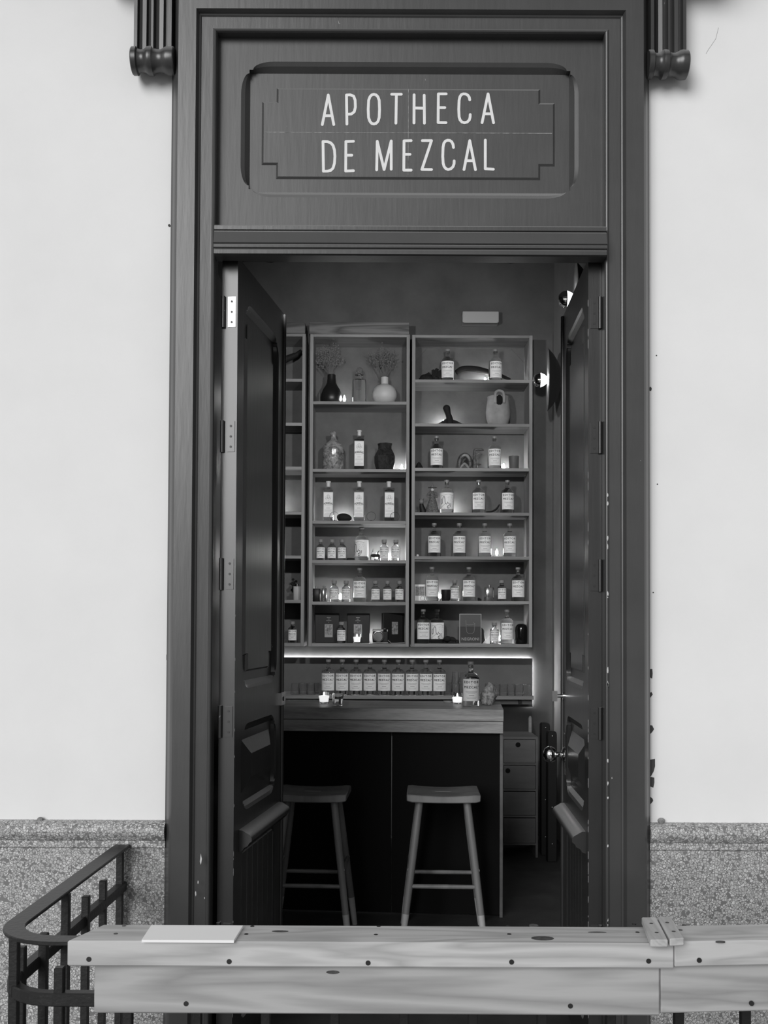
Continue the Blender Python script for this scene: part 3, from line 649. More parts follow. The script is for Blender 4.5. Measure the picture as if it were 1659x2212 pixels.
def square_proto(label):
    t = thing('square_bottle', label, 'bottle'); w, H = .0345, .273
    m = MB(); lv = [(.9, 0), (1, .004), (1, .200), (.96, .208), (.75, .214)]; v = []; f = []
    def sq(k): 
        p = []
        for cx, cy, a0 in ((1, 1, 0), (-1, 1, 90), (-1, -1, 180), (1, -1, 270)):
            for q in (0, 45, 90): a = math.radians(a0+q); p.append((k*(cx*.78+.22*math.cos(a)), k*(cy*.78+.22*math.sin(a))))
        return p
    for k, z in lv:
        for x, y in sq(k): v.append((x*w, y*w, z))
    n = 12
    for r, z in ((.016, .222), (.0125, .228), (.0125, .258)):
        for x, y in sq(1.): l = math.hypot(x, y); v.append((x/l*r, y/l*r, z))
    L = 8
    for i in range(L-1):
        for k in range(n): f.append((i*n+k, i*n+(k+1) % n, (i+1)*n+(k+1) % n, (i+1)*n+k))
    f += [tuple(range(n-1, -1, -1)), tuple((L-1)*n+k for k in range(n))]
    m.add(v, f).build('glass', 'glass', t, smooth=True, ang=.6)
    MB().lathe([(.0128, .236), (.0135, .25), (.0135, .262), (.0165, .263), (.0165, H), (1e-5, H)], 14).build('stopper', 'white_cap', t, smooth=True, ang=.6)
    lb = MB().box(-.031, .031, -w-.0006, -w-.0001, .030, .196).build('label', 'label', t)
    k = .0115; y = -w-.0007
    tx = text_mb('MORRE\u00d1AS', k*1.15, y, spacing=1.0, heavy=.0003).xf(lambda x, yy, z: (x*.86, yy, z*1.5+(.0035*(1-(x/.03)**2)))); shift(tx, 0, 0, .112); tx.build('lettering', 'ink', lb)
    m = MB()
    for q, (fw, zz, th) in enumerate(((.7, .106, .0006), (.4, .094, .0005), (.4, .088, .0005), (.8, .078, .0005), (.8, .073, .0005), (.8, .068, .0005), (.4, .058, .0005), (.75, .053, .0005), (.85, .045, .0011), (.85, .037, .0009))):
        m.box(-.031*fw, .031*fw, y-.0001, y+.0002, zz-th, zz+th)
    m.build('small_print', 'inkgrey', lb)
    m = MB(); random.seed(5)
    for k in range(30):
        a = random.uniform(0, 6.28); r = random.uniform(.003, .02); x = abs(r*math.cos(a))*.95; z = .158+r*math.sin(a)*1.0; q = random.uniform(0, 3.14); l = .0025
        for sg in (-1, 1): m.capsule((sg*x, z), (sg*(x+l*math.cos(q)), z+l*math.sin(q)), .0006, y-.0001, y+.0002, 3)
    m.build('emblem', 'ink', lb)
    return t
def glass_proto(label):
    t = tag(MB().lathe([(.030, 0), (.031, .004), (.0275, .05), (.025, .072), (.024, .075), (1e-5, .075), (1e-5, .070), (.0225, .069), (.027, .01), (.029, .0)], 14).build('upturned_glass', 'clear', None, smooth=False), label, 'glass')
    return t
def candle_proto(label):
    t = thing('tealight', label, 'candle')
    MB().lathe([(.0165, 0), (.0175, .002), (.0175, .016), (.0165, .018), (1e-5, .017)], 16).build('cup', 'wax', t, smooth=True, ang=.6)
    MB().lathe([(1e-5, .0165), (.005, .019), (.0085, .030), (.0085, .036), (.0055, .048), (.0015, .060), (1e-5, .0605)], 10).build('flame', 'flame', t, smooth=True)
    return t
PG = 'mezcal bottles on the shelves'
SG = 'small bottles on the shelves'
CG = 'tealights glowing on the shelves'
def rr(): return random.uniform(-.12, .12)
random.seed(3)
# middle shelving
SQ = 'square bottles on the middle shelving'
place('square', 776, 1013, ZM[1], 'square clear bottle alone between textured jug and dark faceted vase', group=SQ)
place('square', 709, 1125, ZM[2], 'square clear bottle leftmost in the row of three', group=SQ, rz=.05)
place('square', 776, 1125, ZM[2], 'square clear bottle in the middle of the row of three', group=SQ, rz=-.06)
place('square', 840, 1125, ZM[2], 'square clear bottle rightmost in the row of three', group=SQ, rz=.1)
T = 'white-labelled small bottle, '
for px, i, py, lb in ((693, 3, 1210, 'leftmost of three left of the illustrated bottle'), (717, 3, 1210, 'middle of three left of the illustrated bottle'), (739, 3, 1210, 'rightmost of three left of the illustrated bottle'),
                      (830, 3, 1210, 'beside the antlered figurine'), (855, 3, 1210, 'far right beside the bottle next to the antlered figurine'),
                      (722, 4, 1300, 'just right of the two hip flasks'), (748, 4, 1300, 'touching the big bottle under the illustrated one'),
                      (811, 4, 1300, 'first of three right of the big bottle, middle shelving'), (837, 4, 1300, 'second of three right of the big bottle, middle shelving'), (863, 4, 1300, 'third of three right of the big bottle, middle shelving'),
                      (737, 5, 1390, 'standing between two black photo boxes')):
    place('small', px, py, ZM[i], T+lb, rz=rr(), group=SG, d=6.78)
place('art', 781, 1210, ZM[3], 'illustrated-label bottle between small bottles on the middle shelving', rz=-.5, group='illustrated bottles')
B = 'white-labelled big bottle, '
place('big', 777, 1300, ZM[4], B+'only one among small bottles on middle shelving', group=PG)
# right shelving
for px, i, py, lb in ((967, 0, 820, 'left one on the top right shelf with the branch'), (1070, 0, 820, 'right one on the top right shelf with the branch'),
                      (943, 2, 1011, 'left of the carved lizard'), (1068, 2, 1011, 'between carved lizard and grey cup'),
                      (1034, 3, 1107, 'in the middle of the doll shelf'), (1096, 3, 1107, 'at the right end of the doll shelf'),
                      (938, 4, 1202, 'first of four on the shelf with one tall candle'), (992, 4, 1202, 'second of four on the shelf with one tall candle'), (1047, 4, 1202, 'just left of the tall candle'), (1101, 4, 1202, 'just right of the tall candle'),
                      (933, 5, 1298, 'beside the small landscape photo'), (1013, 5, 1298, 'left of the shiny hip flask, right shelving'), (1119, 5, 1298, 'at the right end of the hip flask shelf'),
                      (914, 6, 1391, 'at the left end of the framed card shelf'), (1095, 6, 1391, 'beside the black round jar')):
    place('big', px, py, ZR[i], B+lb, rz=rr(), group=PG, d=6.80 if px != 944 else 6.78)
place('art', 965, 1107, ZR[3], 'illustrated-label bottle beside the skirted doll', rz=0, group='illustrated bottles')
place('art', 944, 1391, ZR[6], 'illustrated-label bottle on the framed card shelf', rz=.1, group='illustrated bottles', d=6.86)
place('small', 982, 1298, ZR[5], T+'touching the black cup', rz=.1, group=SG, d=6.79)
place('small', 1084, 1298, ZR[5], T+'right of the shiny hip flask, right shelving', group=SG)
place('small', 1068, 1391, ZR[6], T+'right of the framed card', group=SG, d=6.76)
place('small', 632, 1389, ZLc[6], T+'half hidden by the left door leaf edge', group=SG)
# tealights
for px, Z, i, py, d, lb in ((744, ZM, 0, 867, 6.80, 'glowing tealight between dark vase and glass decanter'), (868, ZM, 1, 1013, 6.89, 'glowing tealight behind the dark faceted vase'),
        (743, ZM, 2, 1125, 6.89, 'glowing tealight behind the black stone'), (814, ZM, 3, 1210, 6.87, 'glowing tealight behind the antlered figurine'), (848, ZM, 3, 1210, 6.90, 'glowing tealight behind two small bottles'),
        (735, ZM, 4, 1300, 6.88, 'glowing tealight behind two small bottles right of the flasks'), (812, ZM, 5, 1390, 6.89, 'glowing tealight behind the camera'),
        (1048, ZR, 0, 820, 6.89, 'glowing tealight behind the branch on the top right shelf'), (958, ZR, 1, 915, 6.89, 'glowing tealight behind the black wooden figure'), (1088, ZR, 2, 1011, 6.89, 'glowing tealight behind the bottle near the grey cup'),
        (974, ZR, 3, 1107, 6.89, 'tealight behind the illustrated bottle by the doll'), (1073, ZR, 4, 1202, 6.86, 'tall-flamed candle alone between two big bottles'),
        (955, ZR, 5, 1298, 6.90, 'glowing tealight behind the black cup'), (1076, ZR, 6, 1391, 6.90, 'glowing tealight behind small bottle right of framed card')):
    place('candle', px, py, Z[i], lb, d=d, group=CG)
for py, i in ((1105, 3),): place('candle', 600, py, ZLc[3], 'glowing tealight on shelving hidden behind the left door leaf', d=6.85, group=CG)

# ---- other things on the shelves
def at(px, py, z, d): return (PX(px, py-20, d), d-D0, z+.0006)
def one(mb, name, m, label, cat, loc, rz=0., smooth=True, ang=.7, bevel=0., group=None):
    o = mb.build(name, m, None, smooth=smooth, ang=ang, bevel=bevel); o.location = loc; o.rotation_euler = (0, 0, rz); return tag(o, label, cat, group)
k = 6.8/2200
one(MB().lathe([(1e-5, 0), (.056, 0), (.066, .008), (.0725, .04), (.070, .065), (.058, .100), (.040, .128), (.031, .145), (.028, .175), (.0275, .201), (.024, .201), (.022, .17), (1e-5, .15)], 32), 'dark_vase', 'vase_dark', 'black long-necked vase holding fine dried sprigs', 'vase', at(716, 867, ZM[0], 6.81))
one(MB().lathe([(1e-5, 0), (.040, 0), (.042, .006), (.068, .020), (.082, .050), (.083, .075), (.074, .105), (.055, .126), (.030, .136), (.025, .139), (.025, .186), (.021, .186), (.02, .14), (1e-5, .1)], 32), 'round_vase', 'vase_white', 'pale round vase holding dried branches', 'vase', at(831, 867, ZM[0], 6.81))
def sprigs(px, py, z, d, zb, ht, spread, nst, label, blob, seed):
    random.seed(seed); t = thing('dried_flowers', label, 'flowers', at(px, py, z, d)); S = MB(); Bm = MB()
    for i in range(nst):
        a = random.uniform(0, 6.28); q = random.uniform(.15, 1)*spread; h = ht*random.uniform(.6, 1.)*(1-.25*(q/spread)**2)
        tip = Vector((q*math.cos(a), q*math.sin(a)*.6, zb+h)); base = Vector((random.uniform(-.012, .012), random.uniform(-.012, .012), zb-.05))
        mid = base.lerp(tip, .55)+Vector((random.uniform(-.01, .01), random.uniform(-.01, .01), .015)); neck = Vector((base.x, base.y, zb))
        S.tube([base, neck, mid, tip], [.0012, .0012, .0009, .0006], 5)
        for j in range(blob):
            c = mid.lerp(tip, random.uniform(.1, 1.1))+Vector((random.gauss(0, .012), random.gauss(0, .012), random.gauss(0, .012))); r = random.uniform(.002, .0048)
            Bm.add([(c.x+r, c.y, c.z), (c.x-r, c.y, c.z), (c.x, c.y+r, c.z), (c.x, c.y-r, c.z), (c.x, c.y, c.z+r*1.3), (c.x, c.y, c.z-r*1.3)], [(0, 2, 4), (2, 1, 4), (1, 3, 4), (3, 0, 4), (2, 0, 5), (1, 2, 5), (3, 1, 5), (0, 3, 5)])
    S.build('stems', 'stem', t); b = Bm.build('blossoms', 'flower', t); b['kind'] = 'stuff'
sprigs(714, 867, ZM[0], 6.81, .200, .19, .10, 40, 'fine dried sprigs spreading from the black vase', 26, 11)
sprigs(830, 867, ZM[0], 6.81, .186, .215, .115, 30, 'dried branches spreading from the pale round vase', 18, 12)
t = thing('decanter', 'clear glass decanter with ball stopper between the vases', 'decanter', at(776, 867, ZM[0], 6.78))
MB().lathe([(1e-5, .004), (.042, .004), (.047, 0), (.048, .01), (.046, .15), (.043, .160), (.030, .164), (.018, .168), (.016, .185), (.028, .19), (.028, .196), (1e-5, .196)], 28).build('glass', 'crystal', t, smooth=True, ang=.8)
mb = MB().ball((0, 0, .222), .024, 18, 10); mb.lathe([(.013, .185), (.014, .203)], 14); mb.build('ball_stopper', 'crystal', t, smooth=True)
one(MB().prism([(-.004, 0), (.008, 0), (.006, .05), (-.002, .10), (-.0015, .05)], 0, .006), 'agave_leaf', 'stem', 'thin dried leaf leaning left of the black vase', 'leaf', at(690, 867, ZM[0], 6.84), smooth=False)
one(MB().lathe([(1e-5, .004), (.060, 0), (.069, .012), (.070, .14), (.066, .165), (.054, .185), (.034, .202), (.021, .215), (.018, .235), (.022, .244), (.024, .258), (.018, .268), (1e-5, .268)], 28).xf(lambda x, y, z: (x+.003*math.sin(z*40+x*30), y*.8+.003*math.cos(z*50), z)), 'textured_jug', 'thick', 'large mottled old glass jug left of the square bottle', 'jug', at(720, 1013, ZM[1], 6.82))
one(MB().lathe([(1e-5, 0), (.050, 0), (.060, .010), (.072, .055), (.073, .10), (.062, .125), (.047, .150), (.047, .170), (.052, .186), (.046, .186), (.042, .165), (1e-5, .1)], 7), 'faceted_vase', 'marble', 'dark glossy faceted vase right of the square bottle', 'vase', at(832, 1013, ZM[1], 6.81), rz=.4, smooth=True, ang=.25)
mb = MB().ball((0, 0, .029), .05, 20, 12, 1, .7, .6); mb.xf(lambda x, y, z: (x+.004*math.sin(z*80), y, max(z, 0)))
one(mb, 'black_stone', 'root', 'smooth black stone between the first two square bottles', 'stone', at(743, 1125, ZM[2], 6.80))
for px, lb in ((722, 'thin wire hoop leaning at the leftmost square bottle'), (802, 'thin wire hoop right of the middle square bottle'), (853, 'thin wire hoop by the rightmost square bottle')):
    t = thing('wire_hoop', lb, 'hoop', at(px, 1125, ZM[2], 6.75), group='wire hoops'); R = .030
    MB().tube([(R*math.cos(a), .0, .004+R+R*math.sin(a)) for a in [2*math.pi*i/28 for i in range(29)]], .0012, 6).build('ring', 'black', t, smooth=True)
    MB().lathe([(.011, 0), (.012, .004), (.004, .009), (1e-5, .009)], 12).build('foot', 'black', t, smooth=True)
# antlered figurine
t = thing('antlered_figurine', 'small black antlered animal figurine in front of a tealight', 'figurine', at(812, 1210, ZM[3], 6.78))
mb = MB().tube([(-.035, 0, .034), (-.02, 0, .036), (.01, 0, .035), (.036, 0, .030)], [.007, .011, .012, .006], 8)
for x in (-.032, .022):
    for y in (-.006, .006): mb.tube([(x, y, .032), (x-.002, y, .016), (x+.001, y, 0)], [.005, .0035, .003], 6)
mb.tube([(.005, 0, .038), (.012, 0, .055), (.02, 0, .066)], [.005, .004, .003], 6)
mb.build('body', 'black', t, smooth=True)
a = MB()
for p in ([(.02, 0, .066), (.034, 0, .072), (.052, 0, .073)], [(.034, 0, .072), (.038, 0, .084)], [(-.034, 0, .036), (-.024, 0, .062), (-.018, 0, .082)], [(-.024, 0, .062), (-.012, 0, .066)]): a.tube(p, .0015, 5)
a.build('antlers', 'black', t, smooth=True)
one(MB().ball((0, 0, .012), .028, 14, 8, 1.6, .8, .5).xf(lambda x, y, z: (x, y, max(0, z))), 'dark_seed_pod', 'root', 'low dark pod lying behind the small bottles left of the illustrated one', 'pod', at(758, 1210, ZM[3], 6.88))
def flask(px, py, z, d, lb, m, w, h, rz=0, capm='steel'):
    t = thing('hip_flask', lb, 'flask', at(px, py, z, d), rz, 'hip flasks')
    pts = [(w*math.copysign(abs(math.cos(a))**.5, math.cos(a)), .013*math.copysign(abs(math.sin(a))**.9, math.sin(a))+.005*math.cos(a)**2) for a in [2*math.pi*i/24 for i in range(24)]]
    MB().prismz(pts, 0, h).build('body', m, t, smooth=True, ang=.9, bevel=.0015)
    MB().lathe([(.007, h), (.007, h+.004), (.0085, h+.005), (.0085, h+.016), (1e-5, h+.016)], 12).build('cap', capm, t, smooth=True, ang=.6)
flask(684, 1300, ZM[4], 6.80, 'dark leather-wrapped hip flask at the left end of the middle shelving', 'leather', .027, .088)
flask(700, 1300, ZM[4], 6.77, 'narrow bare steel hip flask beside the leather-wrapped one', 'steel', .0185, .090, .5)
flask(1057, 1298, ZR[5], 6.78, 'shiny steel hip flask between two bottles on the right shelving', 'steel', .032, .092, .1)
flask(642, 1296, ZLc[5], 6.78, 'pale shiny hip flask beside the left door leaf edge', 'box', .028, .092, -.2)
mb = MB()
for i in range(14): mb.ball((random.gauss(0, .010), random.gauss(0, .01), .115+random.gauss(0, .011)), .009, 8, 5)
t = thing('dark_flower', 'dark dried flower head above the flask by the left leaf', 'flower', at(634, 1296, ZLc[5], 6.86)); mb.build('head', 'root', t, smooth=True); MB().tube([(0, 0, 0), (0, 0, .11)], .002, 6).build('stalk', 'stem', t)
# photo boxes
def photobox(px0, px1, py0, rz, lb, phx, phy0, phy1, phw, lean, d, border=True):
    x0, x1 = PX(px0, 1360, d), PX(px1, 1360, d); h = PZ(py0, d, 780)-ZM[5]; w = (x1-x0)
    t = thing('photo_box', lb, 'box', ((x0+x1)/2, d-D0, ZM[5]+.0006), rz, 'black photo boxes')
    MB().box(-w/2, w/2, 0, .035, 0, h).build('body', 'cardbox', t, bevel=.004, seg=2)
    cx = PX(phx, 1360, d)-(x0+x1)/2; za, zb = PZ(phy1, d, 780)-ZM[5], PZ(phy0, d, 780)-ZM[5]
    p = MB().box(cx-phw/2, cx+phw/2, -.0012, .0, za, zb).build('photograph', 'frame' if border else 'photo', t)
    if border: MB().box(cx-phw/2+.005, cx+phw/2-.005, -.0018, -.001, za+.018, zb-.006).build('print', 'photo', p)
    m = MB()
    for i, q in enumerate((.026, .014, .034, .006)): m.box(cx-q/2, cx+q/2, -.0008, .0, zb+.045-i*.011, zb+.0475-i*.011)
    if border: m.build('title', 'inkgrey', t)
photobox(680, 733, 1325, .03, 'black box with photo, leftmost in the bottom middle compartment', 710, 1349, 1377, .054, 0, 6.86)
photobox(749, 799, 1325, -.03, 'black box with photo, behind the small white candle glass', 773, 1349, 1377, .054, 0, 6.86)
photobox(826, 876, 1324, .35, 'black box with photo, behind the camera', 853, 1343, 1370, .043, 0, 6.84, False)
# votive glass in front of the box
def votive(px, py, z, d, lb, H=.066, R=.030, lit=True):
    t = thing('votive_glass', lb, 'candle', at(px, py, z, d))
    MB().lathe([(1e-5, .003), (R*.8, 0), (R*.84, .003), (R, H), (R*.93, H), (R*.78, .008), (1e-5, .008)], 24).build('glass', 'clear', t, smooth=True, ang=.7)
    wz = H*.62
    MB().lathe([(1e-5, .009), (R*.76, .009), (R*.88, wz), (R*.4, wz+.002), (1e-5, wz)], 20).build('wax', 'waxlit' if lit else 'wax', t, smooth=True)
    if lit: MB().lathe([(1e-5, wz+.001), (.004, wz+.004), (.0045, wz+.009), (.002, wz+.018), (1e-5, wz+.02)], 8).build('flame', 'flame', t, smooth=True)
votive(771, 1391, ZM[5], 6.74, 'small glass holding a white candle before a black photo box', .068, .0265, True)
# camera
t = thing('camera', 'small black and silver film camera in front of a tealight', 'camera', at(822, 1390, ZM[5], 6.77), .08)
MB().box(-.052, .052, 0, .034, .006, .076).build('body', 'camskin', t, bevel=.006, seg=2)
MB().box(-.052, .052, -.001, .035, .076, .094).build('top_plate', 'steel', t, bevel=.003)
MB().box(-.052, .052, -.001, .035, 0, .008).build('base_plate', 'steel', t, bevel=.002)
l = MB().lathe([(.034, .0), (.034, -.022), (.031, -.024), (.030, -.02), (.026, -.012), (1e-5, -.010)], 32, (-.016, 0, .045), 'y').build('lens', 'camskin', t, smooth=True, ang=.5)
MB().lathe([(.036, -.018), (.036, -.024), (.0325, -.0245), (.0325, -.018)], 32, (-.016, 0, .045), 'y').build('lens_ring', 'steel', l, smooth=True, ang=.5)
MB().box(.018, .042, -.0025, 0, .078, .092).build('viewfinder', 'hole', t); MB().lathe([(.007, .094), (.007, .1), (1e-5, .1)], 14, (.03, .016, 0)).build('dial', 'steel', t, smooth=True, ang=.6)
MB().tube([(.05, 0, .02), (.07, -.03, .002), (.10, -.035, .002), (.16, -.01, .006)], .002, 6).build('strap', 'frame', t)
# right shelving, top: root and branch
random.seed(9)
mb = MB()
for i in range(7): mb.ball((random.uniform(-.06, .05), random.uniform(-.015, .015), random.uniform(.015, .05)), random.uniform(.022, .034), 10, 7, 1.2, .8, 1.)
for p, r in (([(-.09, 0, .01), (-.05, 0, .05), (-.02, 0, .075)], [.02, .02, .012]), ([(.0, 0, .04), (.02, 0, .08), (.03, 0, .108)], [.022, .016, .011]), ([(.01, 0, .07), (.0, 0, .10)], [.012, .010]), ([(.03, 0, .05), (.055, 0, .085), (.07, 0, .10)], [.022, .016, .012])): mb.tube(p, r, 8)
mb.xf(lambda x, y, z: (x, y, max(z, 0)))
one(mb, 'gnarled_root', 'root', 'knobbly black root at the left of the top right shelf', 'root', at(935, 820, ZR[0], 6.85))
q = lambda px, py: (PX(px, py, 6.88)-PX(1040, 800, 6.88), 0, PZ(py, 6.88, px)-ZR[0])
pts = [q(985, 805), q(996, 798), q(1010, 796), q(1030, 798), q(1050, 803), q(1075, 810), q(1095, 817), q(1103, 819)]
one(MB().stube(pts, [.016, .019, .020, .021, .021, .017, .010, .004], 10).xf(lambda x, y, z: (x, y, max(z, 0.))), 'curved_branch', 'root', 'long curved black branch behind the two bottles on the top shelf', 'branch', (PX(1040, 800, 6.88), 6.88-D0, ZR[0]+.0006))
# second: black figure, clay jar
t = thing('wooden_figure', 'black carved bird-headed wooden figure with spread base', 'figurine', at(968, 915, ZR[1], 6.81))
mb = MB().stube([(.012, 0, .0), (.010, 0, .05), (.0, 0, .085), (-.008, 0, .115), (-.010, 0, .130)], [.030, .022, .019, .024, .019], 12); mb.ball((-.010, 0, .122), .025, 14, 9)
mb.build('body', 'root', t, smooth=True)
MB().add([(-.095, 0, 0), (.0, -.02, 0), (.14, 0, 0), (.0, .03, 0), (-.005, 0, .060), (.05, 0, .042)], [(0, 1, 4), (1, 2, 5), (1, 5, 4), (0, 4, 3), (4, 5, 3), (5, 2, 3), (0, 3, 2, 1)]).build('base', 'root', t)
t = thing('clay_jar', 'pale clay jar with loop handle over its open mouth', 'jar', at(1076, 915, ZR[1], 6.83))
MB().lathe([(1e-5, 0), (.05, 0), (.066, .015), (.080, .06), (.083, .10), (.078, .15), (.072, .19), (.074, .205), (.068, .205), (.066, .18), (.074, .10), (.05, .02), (1e-5, .01)], 28).build('body', 'clay', t, smooth=True, ang=1.)
MB().stube([(-.026+.0, -.075, .150), (-.028, -.078, .190), (-.022, -.07, .222), (.0, -.062, .234), (.024, -.07, .222), (.030, -.078, .190), (.030, -.075, .150)], .010, 10).build('loop_handle', 'clay', t, smooth=True)
MB().ball((0, -.0765, .168), .024, 14, 10, 1., .25, 1.5).build('spout_hole', 'hole', t, smooth=True)
# third: lizard, cone, cup
t = thing('carved_lizard', 'painted wooden coiled lizard with one raised arm', 'figurine', at(1014, 1011, ZR[2], 6.80))
u = lambda a, b: ((960+a/16.59-1014)*k, 0, (1010-(930+b/16.59))*k)
mb = MB().stube([u(560, 1300), u(540, 1150), u(560, 950), u(640, 830), u(760, 790), u(860, 850), u(920, 980), u(930, 1120), u(900, 1230)], [.010, .014, .017, .018, .018, .017, .015, .013, .010], 10)
mb.xf(lambda x, y, z: (x, y+.008, max(z, 0))); mb.build('body', 'lizard', t, smooth=True)
mb = MB().stube([u(620, 860), u(700, 800), u(800, 810), u(870, 900), u(910, 1010)], [.003, .009, .010, .009, .004], 8); shift(mb, 0, -.012, 0); mb.build('belly_stripe', 'lizardlight', t, smooth=True)
mb = MB().stube([u(540, 1310), u(620, 1200), u(710, 1110), u(800, 1180), u(870, 1260)], [.004, .008, .009, .009, .006], 8); shift(mb, 0, -.014, 0); mb.build('tail', 'lizardlight', t, smooth=True)
mb = MB().stube([u(1090, 1310), u(1100, 1180), u(1090, 1000), u(1070, 800), u(1080, 650), u(1110, 590), u(1220, 595), u(1340, 575), u(1420, 610)], [.017, .018, .016, .009, .008, .009, .009, .008, .002], 10).xf(lambda x, y, z: (x, y, max(z, 0))); mb.build('neck_and_head', 'lizard', t, smooth=True)
mb = MB().stube([u(1150, 830), u(1160, 740), u(1210, 700), u(1300, 675), u(1340, 740), u(1350, 775)], [.004, .0035, .0035, .0035, .003, .002], 7); mb.build('arm', 'lizard', t, smooth=True)
MB().stube([u(1150, 1110), u(1230, 1120), u(1330, 1110)], [.009, .007, .001], 8).build('spur', 'lizard', t, smooth=True)
one(MB().lathe([(1e-5, 0), (.028, 0), (.030, .012), (.022, .03), (.014, .045), (.004, .055), (1e-5, .056)], 9), 'pine_cone', 'root', 'small dark cone at the left end of the lizard shelf', 'cone', at(905, 1011, ZR[2], 6.82), smooth=False)
one(MB().lathe([(1e-5, 0), (.030, 0), (.033, .004), (.035, .093), (.032, .093), (.030, .008), (1e-5, .008)], 24), 'grey_cup', 'cup', 'plain grey cup at the right end of the lizard shelf', 'cup', at(1110, 1011, ZR[2], 6.79))
# fourth: cat, doll, horn
t = thing('cat_figurine', 'small black cat figurine with pale face beside the doll', 'figurine', at(911, 1107, ZR[3], 6.80))
MB().stube([(.012, 0, 0), (.008, 0, .02), (.0, 0, .05), (-.002, 0, .072)], [.026, .022, .016, .012], 12).build('body', 'black', t, smooth=True)
mb = MB().ball((-.002, -.006, .080), .017, 14, 8); mb.build('head', 'catface', t, smooth=True)
for sx in (-1, 1): MB().prism([(-.002+sx*.006, .088), (-.002+sx*.017, .086), (-.002+sx*.017, .106)], -.008, -.002).build('ear', 'black', t)
t = thing('skirted_doll', 'tall doll in wide patterned skirt and brimmed hat', 'doll', at(934, 1107, ZR[3], 6.80))
MB().lathe([(.048, 0), (.050, .003), (.040, .04), (.026, .085), (.015, .115), (1e-5, .116)], 14).build('skirt', 'fabric', t, smooth=True)
mb = MB().tube([(0, 0, .105), (0, 0, .125), (0, 0, .145), (0, 0, .152)], [.014, .018, .016, .006], 10)
for sx in (-1, 1): mb.stube([(sx*.014, 0, .142), (sx*.028, -.002, .128), (sx*.030, -.008, .113), (sx*.018, -.014, .108)], [.008, .009, .006, .004], 8)
mb.build('torso', 'fabric', t, smooth=True)
MB().ball((0, -.002, .165), .0125, 14, 9, .9, .9, 1.2).build('head', 'bone', t, smooth=True)
mb = MB()
for sx in (-1, 1): mb.ball((sx*.0045, -.0125, .167), .003, 8, 5, 1, .4, 1)
mb.build('eyes', 'black', t)
MB().lathe([(.030, .174), (.030, .176), (.014, .178), (.011, .188), (1e-5, .19)], 16).build('hat', 'fabric', t, smooth=True, ang=.6)
MB().tube([(0, 0, .185), (.002, 0, .197), (.0, 0, .205)], [.007, .005, .001], 6).build('hat_plume', 'fabric', t, smooth=True)
q = lambda px, py: (PX(px, py, 6.86)-PX(1070, 1100, 6.86), 0, max(.004, PZ(py, 6.86, px)-ZR[3]))
one(MB().stube([q(1050, 1106), q(1062, 1105), q(1072, 1100), q(1079, 1090)], [.003, .006, .007, .004], 8).xf(lambda x, y, z: (x, y, max(0, z))), 'dark_horn', 'root', 'thin curved dark horn left of the last bottle by the doll shelf end', 'horn', (PX(1070, 1100, 6.86), 6.86-D0, ZR[3]+.0006))
one(MB().ball((0, 0, .010), .009, 12, 8).lathe([(.006, 0), (.005, .004)], 10), 'white_bead', 'wax', 'tiny pale knob at the left end of the four-bottle shelf', 'knob', at(902, 1202, ZR[4], 6.80))
# sixth: photo, cup, ring
t = thing('landscape_photo', 'small white-bordered photo leaning left of a big bottle', 'photo', at(907, 1298, ZR[5], 6.86))
MB().box(-.034, .034, 0, .003, 0, .112).build('border', 'label', t); MB().box(-.030, .034-.004, -.0008, .0, .036, .098).build('print', 'photo', t)
one(MB().tube([(.014*math.cos(a), 0, .0165+.014*math.sin(a)) for a in [2*math.pi*i/24 for i in range(25)]], .0015, 6), 'steel_ring', 'steel', 'thin metal ring standing before the landscape photo', 'ring', at(913, 1298, ZR[5], 6.76))
one(MB().lathe([(1e-5, 0), (.024, 0), (.030, .012), (.032, .076), (.029, .076), (.027, .012), (1e-5, .01)], 22), 'black_cup', 'leather', 'black cup between big and small bottle on the flask shelf', 'cup', at(963, 1298, ZR[5], 6.79))
mb = MB()
for i in range(9): mb.ball((random.uniform(-.014, .014), random.uniform(-.01, .01), .007+random.uniform(0, .010)), .0065, 8, 5)
one(mb, 'dark_beads', 'jar', 'small heap of shiny dark beads left of the shiny hip flask', 'beads', at(1038, 1298, ZR[5], 6.79))
# seventh: framed card, lump, leather, jar
t = thing('framed_card', 'framed dark card printed with a drinking glass and a title', 'card', at(1016, 1391, ZR[6], 6.75))
W2, Hc = .0735, .198
MB().box(-W2, W2, 0, .008, 0, Hc).build('border', 'frame', t, bevel=.001)
p = MB().box(-W2+.005, W2-.005, -.0006, .001, .005, Hc-.005).build('picture', 'picture2', t)
MB().box(-W2+.005, W2-.005, -.0009, .0, .005, .113).build('table_top', 'picture', p)
tx = text_mb('NEGRONI', .0265, -.0014, spacing=1.0, heavy=.0003); shift(tx, 0, 0, .022); tx.build('lettering', 'frame', p)
mb = MB(); out = [(-.030, .156), (-.028, .11), (-.024, .078), (-.014, .069), (.014, .069), (.024, .078), (.028, .11), (.030, .135)]
for a, b in zip(out, out[1:]): mb.capsule(a, b, .0010, -.0014, -.0009, 3)
for a, b in zip([(-.030, .13), (-.012, .124), (.012, .126), (.029, .13)], [(-.012, .124), (.012, .126), (.029, .13), (.02, .143)]): mb.capsule(a, b, .0009, -.0014, -.0009, 3)
mb.build('glass_drawing', 'outline', p)
random.seed(21); mb = MB()
for i in range(8): mb.ball((random.uniform(-.05, .05), random.uniform(-.02, .02), random.uniform(.008, .03)), random.uniform(.014, .024), 9, 6, 1.4, .8, .9)
one(mb.xf(lambda x, y, z: (x, y, max(z, 0))), 'dark_root', 'root', 'lumpy dark root lying left of the framed card', 'root', at(975, 1391, ZR[6], 6.85))
